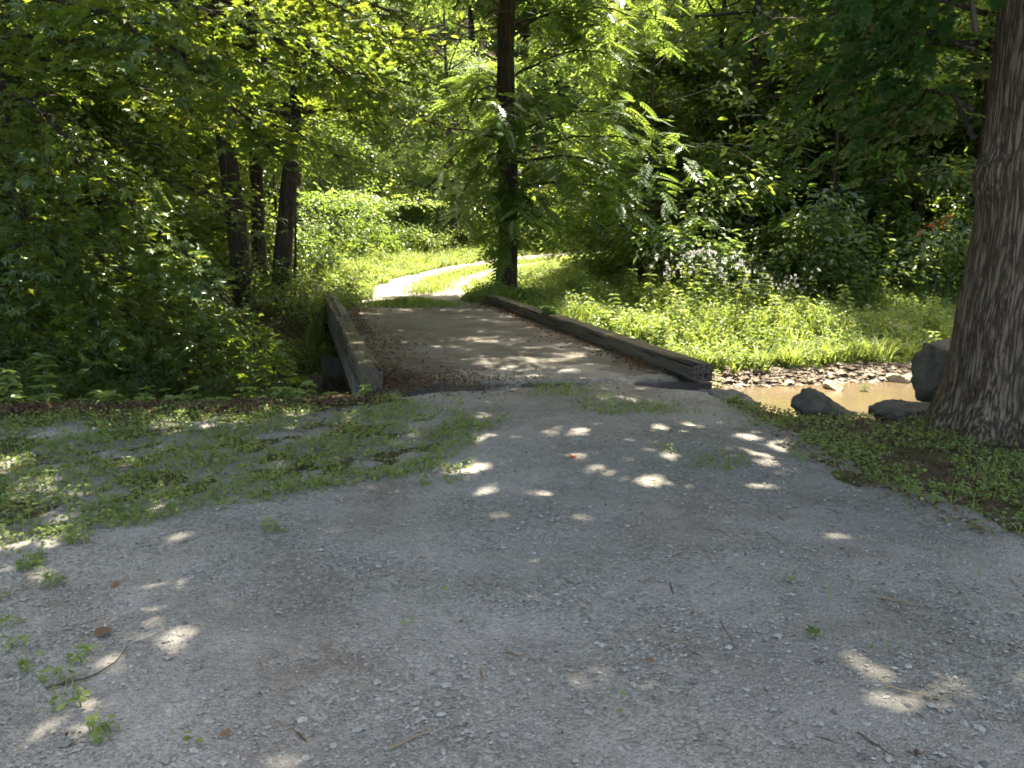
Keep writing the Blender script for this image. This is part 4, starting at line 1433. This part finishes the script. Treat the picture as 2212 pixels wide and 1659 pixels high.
scatter_shrub(46, [(2.6, 21.5), (3.2, 19.6), (5, 19.0), (7, 18.8), (12, 18.6), (18, 18), (24, 24), (20, 30), (6, 29), (3.4, 26)], (0, 1, 5, 1), 'dark understorey shrub along the edge of the right wood', 'shrubs of the right wood', 1.0, 0.8, 1.2, 1)
scatter_shrub(36, [(-24, 15), (-9, 15.2), (-7.2, 15.6), (-7.0, 19), (-7.5, 26), (-22, 30)], (0, 1, 5, 4), 'shaded understorey shrub in the left wood', 'shrubs of the left wood', 1.1, 0.7, 1.2, 2)
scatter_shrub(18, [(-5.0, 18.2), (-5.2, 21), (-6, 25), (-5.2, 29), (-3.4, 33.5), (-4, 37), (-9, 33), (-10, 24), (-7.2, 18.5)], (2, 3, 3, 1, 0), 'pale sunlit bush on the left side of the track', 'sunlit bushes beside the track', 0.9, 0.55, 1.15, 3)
scatter_shrub(22, [(-3, 37), (0, 36), (5, 40), (13, 43.5), (14, 48), (-8, 48), (-8, 37)], (2, 3, 1), 'bush on the bend beyond the track', 'bushes beyond the bend', 1.2, 0.9, 1.4, 4)
scatter_shrub(8, [(5.5, 30), (12, 36), (14, 34), (8, 28)], (0, 3), 'bush on the inside of the track bend at right', 'bushes inside the bend', 1.2, 0.8, 1.2, 5)
scatter_shrub(18, [(-14, 13.9), (-6.2, 13.7), (-6.4, 15.0), (-14, 15.4)], (0, 4, 1), 'dark shrub overhanging the shaded creek bank', 'shrubs on the shaded creek bank', 0.7, 0.6, 1.0, 7)
scatter_shrub(16, [(-9.5, 11.6), (-3.6, 11.6), (-3.6, 13.6), (-9.5, 13.8)], (0, 4), 'dark shrub added to darken the shaded hollow left of the bridge', 'shrubs added in the shaded hollow', 0.75, 0.5, 0.8, 8)  # added shrubs stand in for dark shade and hide the water
for x, y, k, s, lab in ((-3.75, 15.3, 0, 0.62, 'low dark bush crowding the far left end of the bridge'), (-4.5, 15.9, 4, 0.55, 'maple seedling bush between the bridge end and the three trunks'),
                        (-3.9, 16.9, 0, 0.6, 'green bush just behind the far left bridge corner'), (-3.5, 13.9, 0, 0.5, 'dark bush on the bank below the left curb timber'),
                        (-5.9, 15.0, 0, 0.45, 'dark bush at the foot of the leftmost dark trunk'), (-3.35, 12.9, 2, 0.5, 'sprawling weed on the creek bank beside the bridge'),
                        (-4.9, 16.9, 1, 0.6, 'bush filling the gap behind the three trunks')):
    shrub(k, x, y, lab, None, x * 3, s)
# thin sapling stem right of the three trunks
p = at(636, 640, 17.4)
base = np.array([p[0], p[1], float(H(p[0], p[1]))])
wd, lf = make_tree(64, 5.0, 0.035, 0.55, 1.0, 9, TL, 0.12, 12, 0.3, lean=(0.08, 0), seg=7, bend=0.02)
plant_tree('sapling', 'thin leaning sapling stem right of the three dark trunks', base, wd, lf, M['bark'], M['pale_leaf'])
# orange-leaved sprig in the dark wood
p = at(2030, 478, 17.5)
g, r = Geo(), np.random.default_rng(4)
st = Geo()
bz = float(H(p[0], p[1]))
o = thing('orange_sapling', 'small sapling with a clump of orange leaves left of the oak trunk', 'sapling', (p[0], p[1], bz))
st.add(*tube(np.stack([0.05 * np.sin(np.linspace(0, 3, 8)), np.zeros(8), np.linspace(-0.1, p[2] - bz, 8)], 1), np.linspace(0.018, 0.005, 8), 5))
st.obj('stem', M['twig'], o, True)
spray(g, [np.array([0, 0, p[2] - bz]), np.array([-0.12, 0, p[2] - bz - 0.1])], np.array([(-1, -0.3, 0), (-1, 0.2, 0)]), TL, 10, 0.18, 0.12, r, thick=0.06)
g.obj('orange_foliage', M['orange'], o)
g = Geo()
spray(g, [np.array([0.1, 0, z]) for z in np.linspace(0.4, p[2] - bz - 0.25, 5)], np.tile([(1, -0.3, 0)], (5, 1)), TL, 12, 0.35, 0.12, r, thick=0.1)
g.obj('foliage', M['wood_leaf'], o)


# ------------------------------------------------------------------ grass, low weeds, litter
def blades(geo, x, y, z, h, w_, r_, lean=0.35):
    n = len(x)
    az = r_.uniform(0, 6.28, n)
    d = np.stack([np.cos(az), np.sin(az), np.zeros(n)], 1)
    s = np.stack([-np.sin(az), np.cos(az), np.zeros(n)], 1)
    b = np.stack([x, y, z], 1)
    ln = (r_.uniform(0.1, 1.0, n) * lean)[:, None] * h[:, None]
    up = np.array([0, 0, 1.0]) * h[:, None]
    ww = w_[:, None]
    V = np.stack([b - s * ww, b + s * ww, b + up * 0.55 + d * ln * 0.35 + s * ww * 0.8, b + up * 0.55 + d * ln * 0.35 - s * ww * 0.8, b + up * 0.95 + d * ln], 1)
    k = np.arange(n)[:, None] * 5
    va = np.repeat(np.clip(r_.normal(0.5, 0.22, n), 0, 1), 5)
    geo.add(V.reshape(-1, 3), k + np.array([[0, 1, 2, 3]]), va)
    geo.f.append(k + np.array([[3, 2, 4]]) + geo.n - n * 5)


r = np.random.default_rng(8)
g = Geo()
n = 210000
x = r.uniform(-12, 14, n)
y = 12.6 + 26 * r.random(n) ** 1.7
tr = poly_sd(x, y, TRACK)
fb = y - far_bank(x)
br = np.abs((np.stack([x, y], 1) - BR_A) @ BR_N - BR_W / 2) < BR_W / 2 + 0.35
bt = (np.stack([x, y], 1) - BR_A) @ BR_D
leftwood = x < lerp(y, [12, 17, 20, 28, 40], [-3.6, -3.9, -4.6, -5.5, -6])
rightwood = (x > 4) & (y > 21)
dens = 0.5 + 0.5 * wob(x, y, 1.6, 2)
k = (fb > 0.3 + 0.25 * wob(x, y, 0.9, 5)) & (tr < 0.08 + 0.22 * wob(x, y, 1.1, 4)) & ~(br & (bt < 8.3)) & (x < 0.62 * y + 0.6) & (x > -0.62 * y - 0.6)
k &= np.where(leftwood, (r.random(n) < 0.06) & (fb > 2.5), True) & np.where(rightwood, r.random(n) < 0.25, True)
k &= r.random(n) < np.clip(0.55 + 0.6 * dens, 0.2, 1)
x, y, tr, fb = x[k], y[k], tr[k], fb[k]
z = H(x, y)
h = (0.22 + 0.2 * r.random(len(x))) * (1 + 0.5 * wob(x, y, 2.3, 3)) * np.clip(0.45 + 0.5 * -tr, 0.45, 1) * np.clip(0.4 + fb * 0.5, 0.5, 1.0)
h = np.where(x > 0.5, h * 1.1, h)
h = np.where((x > -0.5) & (x < 5) & (y > 21), h * 0.55, h)
blades(g, x, y, z, np.maximum(h, 0.08), r.uniform(0.006, 0.013, len(x)) * (1 + y / 40), r, 0.8)
# broad leaves among the grass
n2 = 110000
i2 = r.integers(0, len(x), n2)
P = np.stack([x[i2] + r.normal(0, 0.05, n2), y[i2] + r.normal(0, 0.05, n2), z[i2] + h[i2] * r.uniform(0.35, 1.15, n2)], 1)
put(g, TL, P, r.normal(0, 1, (n2, 3)) * (1, 1, 0.4), np.array([0, 0, 1]) + r.normal(0, 0.4, (n2, 3)), r.uniform(0.04, 0.1, n2), np.clip(r.normal(0.5, 0.2, n2), 0, 1))
# the strip between the wheel ruts and the inner edge
n3 = 9000
t = r.random(n3)
cl = np.array([(np.interp(tt_, np.linspace(0, 1, len(TRACK_LINE) - 2), [q[0] for q in TRACK_LINE[2:]]), np.interp(tt_, np.linspace(0, 1, len(TRACK_LINE) - 2), [q[1] for q in TRACK_LINE[2:]])) for tt_ in t])
x3, y3 = cl[:, 0] + r.normal(0.0, 0.27, n3), cl[:, 1]
blades(g, x3, y3, H(x3, y3) + 0.02, r.uniform(0.06, 0.2, n3), np.full(n3, 0.009), r, 0.9)
tag(g.obj('meadow_grass', M['grass']), 'tall bright green grass and weeds on the far bank and track verges', 'grass', kind='stuff')

# grass tuft in the middle of the track at the bridge end
p = hit(890, 664)
g = Geo()
n = 2600
x, y = r.normal(0, 0.42, n), r.normal(0.1, 0.22, n)
blades(g, x, y, np.zeros(n) - 0.01, np.clip(0.24 - 0.25 * np.hypot(x * 0.5, y), 0.06, 0.3) * r.uniform(0.6, 1.2, n), r.uniform(0.007, 0.012, n), r, 0.8)
o = g.obj('grass_tuft', M['grass'])
o.location = (float(p[0]), float(p[1]), float(H(p[0], p[1])) + 0.02)
tag(o, 'rounded grass tuft growing between the wheel tracks at the end of the bridge', 'grass tuft')

g = Geo()
n = 150
x, y = r.normal(0, 0.09, n), r.normal(0, 0.07, n)
blades(g, x, y, np.zeros(n) - 0.01, r.uniform(0.2, 0.5, n), r.uniform(0.005, 0.009, n), r, 1.3)
o = g.obj('grass_clump', M['grass'])
o.location = (2.1, float(far_bank(2.1)) + 0.5, float(H(2.1, float(far_bank(2.1)) + 0.5)))
tag(o, 'clump of long arching grass at the meadow edge above the shingle', 'grass tuft', 'grass clumps along the shingle')
for i in range(12):
    x_ = 2.4 + 0.62 * i + r.uniform(-0.2, 0.2)
    y_ = float(far_bank(x_)) + r.uniform(0.25, 0.7)
    c_ = o.copy()
    COL.objects.link(c_)
    c_.location = (x_, y_, float(H(x_, y_)) - 0.02)
    c_.scale = (r.uniform(0.7, 1.3),) * 3
    c_.rotation_euler = (0, 0, r.uniform(0, 6))
    tag(c_, 'clump of long arching grass at the meadow edge above the shingle', 'grass tuft', 'grass clumps along the shingle')

# low clover-like ground cover on the left verge and under the oak
g = Geo()
n = 190000
y = 1.0 + 7.6 * r.random(n) ** 1.2
x = r.uniform(-1, 1, n) * (0.68 * y + 0.7)
vs = poly_sd(x, y, VERGE)
dsd = poly_sd(x, y, DRIVE)
nz = wob(x, y, 0.9, 2) + 0.6 * wob(x, y, 0.33, 4)
right = (x > 0.5) & (dsd < 0.05 + 0.3 * r.random(n) ** 2.5 + 0.15 * wob(x, y, 0.5, 3)) & (y < 8.2)
k = ((vs > -0.05 - 0.15 * r.random(n)) & (nz + r.normal(0, 0.45, n) > -0.35) & (r.random(n) < 0.9)) | (right & (nz > -0.35) & (r.random(n) < 0.8))
k |= (vs > -0.7) & (vs <= -0.05) & (nz > 0.75) & (x < 0)
k |= (dsd < 0.1) & (x < 0) & (y > 6.4) & (nz > -0.2)
k |= (dsd > 0) & (nz > 1.2) & (r.random(n) < 0.05)
for u, v, rw in ((1230, 850, 0.35), (1330, 880, 0.4), (1180, 845, 0.2), (1440, 980, 0.12), (1420, 900, 0.25), (980, 1050, 0.08), (130, 1480, 0.05), (160, 1530, 0.04), (230, 1600, 0.05), (40, 1420, 0.06), (25, 1370, 0.06), (60, 1460, 0.05), (180, 1440, 0.04), (215, 1620, 0.05), (420, 1620, 0.06), (1700, 1270, 0.05), (1560, 1010, 0.15)):
    q = hit(u, v)
    k |= (np.hypot((x - q[0]), (y - q[1])) < rw * (1 + 0.5 * nz)) & (r.random(n) < 0.45)
k &= (y < near_bank(x) + 0.25) & ~((x > -1.3) & (x < 1.9) & (y > 8.0))
x, y = x[k], y[k]
z = np.maximum(zdrive(x, y)[0], H(x, y) + 0.012 * wob(x, y, 0.8, 1))
m = len(x)
hh = r.uniform(0.008, 0.055, m)
put(g, T_round(6, 0.8), np.stack([x, y, z + hh], 1), r.normal(0, 1, (m, 3)) * (1, 1, 0.2), np.array([0, 0, 1]) + r.normal(0, 0.38, (m, 3)), r.uniform(0.01, 0.033, m), np.clip(r.normal(0.5, 0.22, m), 0, 1))
kk = r.random(m) < 0.25
blades(g, x[kk], y[kk], z[kk], r.uniform(0.03, 0.1, kk.sum()), np.full(kk.sum(), 0.003), r, 1.2)
tag(g.obj('clover_cover', M['clover']), 'low green clover and weeds spreading over the gravel verges', 'ground cover', kind='stuff')

# dead leaves and needles
g = Geo()


def litter(x, y, z, s0, s1):
    m_ = len(x)
    put(g, T_rhomb(0.5, 0.18), np.stack([x, y, z], 1), r.normal(0, 1, (m_, 3)) * (1, 1, 0.1), np.array([0, 0, 1]) + r.normal(0, 0.4, (m_, 3)), r.uniform(s0, s1, m_), np.clip(r.normal(0.45, 0.25, m_), 0, 1))


n = 9000
x = r.uniform(-6.5, -1.2, n)
y = near_bank(x) - 0.25 + r.normal(-0.1, 0.13, n) - 0.15
litter(x, y, np.maximum(zdrive(x, y)[0], H(x, y)) + r.uniform(0.012, 0.035, n), 0.025, 0.07)
for s_, sg, t0_, t1_, m_ in ((0.12, 0.16, -0.3, 8, 2600), (BR_W - 0.1, 0.12, -0.3, 8, 2000)):
    t = r.uniform(t0_, t1_, m_)
    s = s_ + r.normal(0, sg, m_) * (1 + 1.2 * (wob(t, t * 0, 2.2, 1) > 0.2)) 
    s = np.clip(s, 0.0, BR_W - 0.02)
    q = BR_A + BR_N * s[:, None] + BR_D * t[:, None]
    litter(q[:, 0], q[:, 1], np.full(m_, 0.045) + r.uniform(0, 0.02, m_), 0.02, 0.055)
n = 1900
x = -1.35 + np.abs(r.normal(0, 0.7, n))
y = r.normal(8.15, 0.32, n)
litter(x, y, np.maximum(zdrive(x, y)[0], 0.03) + r.uniform(0.008, 0.02, n), 0.015, 0.05)
n = 2600
x, y = r.uniform(-4, 5, n), r.uniform(1.2, 8, n)
k = wob(x, y, 1.5, 5) + r.normal(0, 0.5, n) > 0.5
x, y = x[k], y[k]
litter(x, y, zdrive(x, y)[0] + 0.012, 0.01, 0.03)
n = 520
y = 1.3 + 6.2 * r.random(n)
x = r.uniform(-0.6, 1, n) * (0.66 * y + 0.3)
k = wob(x, y, 1.9, 2) + r.normal(0, 0.6, n) + 0.25 * x > 0.35
x, y = x[k], y[k]
m_ = len(x)
put(g, T_rhomb(0.075, 0.02), np.stack([x, y, zdrive(x, y)[0] + 0.014], 1), r.normal(0, 1, (m_, 3)) * (1, 1, 0.05), np.array([0, 0, 1]) + r.normal(0, 0.2, (m_, 3)), r.uniform(0.03, 0.13, m_), np.clip(r.normal(0.4, 0.35, m_), 0, 1))
n = 3500
x, y = r.uniform(2, 5.2, n), r.uniform(3.6, 7.4, n)
k = poly_sd(x, y, DRIVE) < 0.3
litter(x[k], y[k], H(x[k], y[k]) + 0.02 + 0.02 * r.random(k.sum()), 0.02, 0.06)
tag(g.obj('leaf_litter', M['litter']), 'reddish brown dead leaves along the verge and bridge curbs', 'leaf litter', kind='stuff')


# ------------------------------------------------------------------ single plants
def weed(name, label, loc, h, whorls, per, ls, T, lean=(0.0, 0.0), mat='clover', group=None, seed=1, top=True, el=0.25, cat='weed'):
    r_ = np.random.default_rng(seed)
    o = thing(name, label, cat, loc, 0, group)
    s, l = Geo(), Geo()
    t = np.linspace(0, 1, 9)
    P_ = np.stack([lean[0] * h * t ** 1.5, lean[1] * h * t ** 1.5, h * t - 0.03], 1)
    s.add(*tube(P_, np.linspace(0.006 + 0.004 * h, 0.002, 9), 5))
    s.obj('stem', M['stem'], o, True)
    for i in range(whorls):
        q = (0.3 + 0.7 * i / max(1, whorls - 1)) if whorls > 1 else 1
        p_ = np.array([np.interp(q, t, P_[:, c_]) for c_ in range(3)])
        az = np.arange(per) * 2 * PI / per + i * 0.9 + r_.uniform(-0.3, 0.3, per)
        e = el + r_.uniform(-0.25, 0.25, per)
        d = np.stack([np.cos(az) * np.cos(e), np.sin(az) * np.cos(e), np.sin(e)], 1)
        sz = ls * r_.uniform(0.75, 1.15, per) * (1.1 - 0.35 * q)
        put(l, T, np.tile(p_, (per, 1)), d, np.array([0, 0, 1.0]) + r_.normal(0, 0.15, (per, 3)), sz, np.clip(r_.normal(0.5, 0.15, per), 0, 1))
    l.obj('leaves', M[mat], o)
    return o


TW = T_leaf3(0.38, 0.06)


def gp(u, v):
    p_ = hit(u, v)
    return (p_[0], p_[1], float(H(p_[0], p_[1])))


weed('weed', 'tall weed with whorls of pointed leaves against the dark creek', gp(100, 884), 0.5, 5, 6, 0.16, TW, (0.05, 0), 'pale_leaf', seed=2)
weed('weed', 'three-tiered small leafed weed in front of the bridge corner', gp(650, 880), 0.17, 3, 4, 0.09, T_leaf3(0.6), seed=3)
weed('weed', 'broad bladed grassy weed arching over the bank edge', gp(255, 872), 0.25, 3, 5, 0.32, T_leaf3(0.16, 0.03), seed=4, el=0.6)
weed('weed', 'thin bladed grassy weed beside the tall whorled weed', gp(178, 872), 0.2, 2, 6, 0.28, T_leaf3(0.08, 0.02), seed=5, el=0.7)
weed('weed', 'pale leafed weed clump at the left edge of the bank', gp(20, 880), 0.36, 5, 6, 0.15, T_leaf3(0.5), (0, 0.1), seed=6)
weed('weed', 'tall dark thin weed standing in front of the muddy water', gp(1862, 882), 0.42, 10, 3, 0.11, TW, (0.03, 0), 'oak', seed=7, el=-0.6)
weed('weed', 'short dark weed on the low mossy boulder before the water', gp(1978, 882), 0.2, 4, 4, 0.08, TW, (0.12, 0), 'oak', seed=8, el=-0.2)
weed('weed', 'slim weed with drooping leaves beside the end of the right curb', gp(1550, 846), 0.38, 7, 3, 0.1, TW, (-0.05, 0), 'clover', seed=9, el=-0.4)
weed('weed', 'small leafy weed at the near foot of the left curb timber', gp(790, 862), 0.16, 3, 6, 0.1, T_leaf3(0.6), seed=10)
weed('creeper_sprig', 'pale leafy creeper lying over the right curb timber', (*B2(BR_W + 0.1, 4.2), 0.2), 0.16, 4, 7, 0.2, T_leaf3(0.7), (-0.6, -0.4), 'pale_leaf', seed=11, el=0.0, cat='creeper')
r = np.random.default_rng(15)
for i in range(26):
    u = r.uniform(-20, 760)
    x_ = hit(u, 880)[0]
    y_ = float(near_bank(x_)) - r.uniform(0.0, 0.4)
    weed('bank_weed', 'broad leafed low weed along the top of the left bank', (x_, y_, float(H(x_, y_))), r.uniform(0.07, 0.2), 3, 6, r.uniform(0.08, 0.17), T_leaf3(0.55), (r.normal(0, 0.2), 0.1), group='low weeds along the left bank', seed=300 + i, el=0.35)
for i in range(16):
    u = r.uniform(1500, 2060)
    x_ = hit(u, 880)[0]
    y_ = float(near_bank(x_)) - r.uniform(0.05, 0.5)
    weed('bank_weed', 'small weed growing around the boulders on the right bank', (x_, y_, float(H(x_, y_))), r.uniform(0.06, 0.16), 3, 5, r.uniform(0.06, 0.12), T_leaf3(0.6), (r.normal(0, 0.2), 0), group='low weeds along the right bank', seed=340 + i, el=0.3)
for i, (u, v) in enumerate(((1120, 650), (1150, 662), (1200, 672), (1240, 690), (1130, 668), (1310, 730), (1360, 745), (1400, 760), (1280, 705))):
    weed('roadside_weed', 'leafy weed growing behind the right curb of the bridge', gp(u, v), 0.3 + 0.1 * (i % 3), 4, 7, 0.22, T_leaf3(0.6), (0, 0), 'wood_leaf', 'weeds behind the right curb', 360 + i)

r = np.random.default_rng(33)
MW = [weed('meadow_weed', 'tall leafy green weed standing up out of the meadow grass', (3.0, 14.5, float(H(3.0, 14.5))), 0.75, 9, 4, 0.17, TW, (0.12, 0.05), 'grass', 'tall weeds in the meadow', 500, el=0.35),
      weed('meadow_weed', 'tall leafy green weed standing up out of the meadow grass', (4.2, 15.2, float(H(4.2, 15.2))), 0.6, 7, 5, 0.15, T_leaf3(0.3), (-0.1, 0.05), 'clover', 'tall weeds in the meadow', 501, el=0.2)]
for i in range(44):
    x_, y_ = r.uniform(1.2, 9), r.uniform(13.9, 19.5)
    if x_ > 0.55 * y_: continue
    dup(MW[i % 2], (x_, y_, float(H(x_, y_))), r.uniform(0, 6.28), None, r.uniform(0.7, 1.35))

# white flowering weeds at the back of the meadow
FL = []
for i in range(3):
    r_ = np.random.default_rng(400 + i)
    s, l, f = Geo(), Geo(), Geo()
    h = 1.0
    for j in range(2 + i):
        az = r_.uniform(0, 6.28)
        P_ = limb((r_.normal(0, 0.06), r_.normal(0, 0.06), -0.05), (0.2 * math.cos(az), 0.2 * math.sin(az), 1), h * r_.uniform(0.75, 1.1), 8, (0, 0, 0), 0.05, r_)
        s.add(*tube(P_, np.linspace(0.007, 0.003, 9), 4))
        m = 16
        tq = r_.uniform(0.8, 7.5, m)
        pp = np.stack([np.interp(tq, np.arange(9), P_[:, c_]) for c_ in range(3)], 1)
        put(l, TW, pp, r_.normal(0, 1, (m, 3)) * (1, 1, 0.3) + (0, 0, 0.3), np.array([0, 0, 1]) + r_.normal(0, 0.3, (m, 3)), r_.uniform(0.06, 0.12, m), np.clip(r_.normal(0.55, 0.2, m), 0, 1))
        for b in range(3):
            top = P_[8] + r_.normal(0, 0.09, 3) * (1, 1, 0.8)
            s.add(*tube(np.stack([P_[6], (P_[6] + top) / 2 + (0, 0, 0.02), top]), [0.003, 0.002, 0.002], 3))
            m = 10
            d = unit(r_.normal(0, 1, (m, 3)) + (0, 0, 0.5))
            put(f, T_rhomb(0.55), top + r_.normal(0, 0.012, (m, 3)), d, r_.normal(0, 1, (m, 3)), r_.uniform(0.02, 0.036, m), 0.6)
    FL.append((s.mesh('stem', M['stem'], True), l.mesh('leaves', M['clover']), f.mesh('blossoms', M['petal'])))
for i, (u, v) in enumerate(((1432, 690), (1462, 690), (1490, 700), (1518, 700), (1545, 690), (1575, 700), (1600, 705), (1640, 690), (1668, 700), (1705, 690), (1735, 695), (1480, 680), (1530, 680), (1560, 715), (1630, 705), (1760, 700), (1448, 705))):
    p = gp(u, v)
    o = thing('flowering_weed', 'tall white flowered weed at the back of the meadow before the dark wood', 'wildflower', p, i * 1.3, 'white flowering weeds in the meadow', float(r.uniform(1.0, 1.6)) * (0.8 if u > 1620 else 1))
    for me, nm in zip(FL[i % 3], ('stem', 'leaves', 'blossoms')):
        c_ = bpy.data.objects.new(nm, me)
        COL.objects.link(c_)
        c_.parent = o

# ------------------------------------------------------------------ small single things lying on the gravel
def fallen_leaf(label, u, v, size, T, mat, tilt, seed):
    r_ = np.random.default_rng(seed)
    p_ = hit(u, v)
    z_ = float(zdrive(np.array([p_[0]]), np.array([p_[1]]))[0][0]) + 0.018
    g_ = Geo()
    put(g_, T, np.array([(0, 0, 0)]), np.array([(math.cos(seed), math.sin(seed), 0.0)]), np.array([(tilt, -tilt, 1.0)]), size, 0.75)
    o_ = g_.obj('fallen_leaf', M[mat])
    o_.location = (float(p_[0]), float(p_[1]), z_)
    tag(o_, label, 'leaf')


fallen_leaf('tan oval leaf lying on the gravel at lower left', 205, 1390, 0.075, T_leaf3(0.8, 0.05), 'litter', 0.15, 1)
fallen_leaf('curled brown leaf on the gravel near the left clover', 255, 1268, 0.075, TO, 'litter', 0.3, 5)
fallen_leaf('fresh dark green leaf lying on the gravel at lower right', 1768, 1405, 0.075, TM, 'wood_leaf', 0.25, 2)
fallen_leaf('small brown leaf right of the lower sun patch', 1415, 1460, 0.045, T_leaf3(0.6), 'litter', 0.2, 3)
fallen_leaf('crumpled dark leaf by the bottom edge of the picture', 505, 1602, 0.05, TO, 'litter', 0.3, 4)
fallen_leaf('yellowish leaf on the gravel in front of the bridge', 1228, 995, 0.07, T_leaf3(0.7), 'orange', 0.2, 6)


def twig(label, pts, r0, mat='twig'):
    P_ = []
    for u, v in pts:
        p_ = hit(u, v)
        P_.append((p_[0], p_[1], float(zdrive(np.array([p_[0]]), np.array([p_[1]]))[0][0]) + 0.012))
    P_ = np.array(P_)
    c0 = P_[0].copy()
    s = np.linspace(0, len(P_) - 1, 8)
    P_ = np.stack([np.interp(s, np.arange(len(P_)), P_[:, c_]) for c_ in range(3)], 1) - c0
    P_[:, 2] += 0.002 * np.sin(np.arange(8) * 2.0)
    g_ = Geo()
    g_.add(*tube(P_, np.linspace(r0 * 0.65, r0 * 0.3, 8), 5))
    o_ = g_.obj('twig', M[mat], None, True)
    o_.location = [float(c_) for c_ in c0]
    tag(o_, label, 'twig')


twig('dark curved twig below the tan oval leaf at lower left', ((100, 1500), (200, 1480), (245, 1455), (278, 1412)), 0.006)
twig('thin brown twig slanting beside the fresh green leaf', ((1555, 1355), (1590, 1420)), 0.004)
twig('pale straw stick lying flat near the right side of the drive', ((1900, 1305), (1990, 1325)), 0.006, 'straw')
twig('dark twig pointing to the bottom edge at lower right', ((1850, 1600), (1930, 1655)), 0.005)
twig('pale broken stick at the bottom edge left of centre', ((840, 1640), (940, 1605)), 0.006, 'straw')
twig('short dark twig on the gravel below the boulder bank', ((1655, 1160), (1700, 1195)), 0.004)
twig('straw coloured stalk lying by the lowest sun patch', ((1910, 1500), (2040, 1535)), 0.005, 'straw')
twig('long pale stick lying under the oak', ((1935, 960), (1990, 975), (2045, 955)), 0.008, 'straw')

# ------------------------------------------------------------------ render settings
sc.view_settings.view_transform = 'Standard'
sc.view_settings.look = 'None'
sc.view_settings.exposure = 2.45
sc.view_settings.use_white_balance = True
sc.view_settings.white_balance_temperature = 7450
sc.view_settings.white_balance_tint = 6
sc.view_settings.gamma = 1
sc.cycles.use_denoising = True
sc.cycles.denoiser = 'OPENIMAGEDENOISE'
sc.cycles.filter_width = 1.75
sc.cycles.max_bounces = 8
sc.cycles.diffuse_bounces = 4
sc.cycles.glossy_bounces = 2
sc.cycles.transmission_bounces = 4
sc.cycles.transparent_max_bounces = 4
sc.cycles.caustics_reflective = False
sc.cycles.caustics_refractive = False
sc.render.film_transparent = False
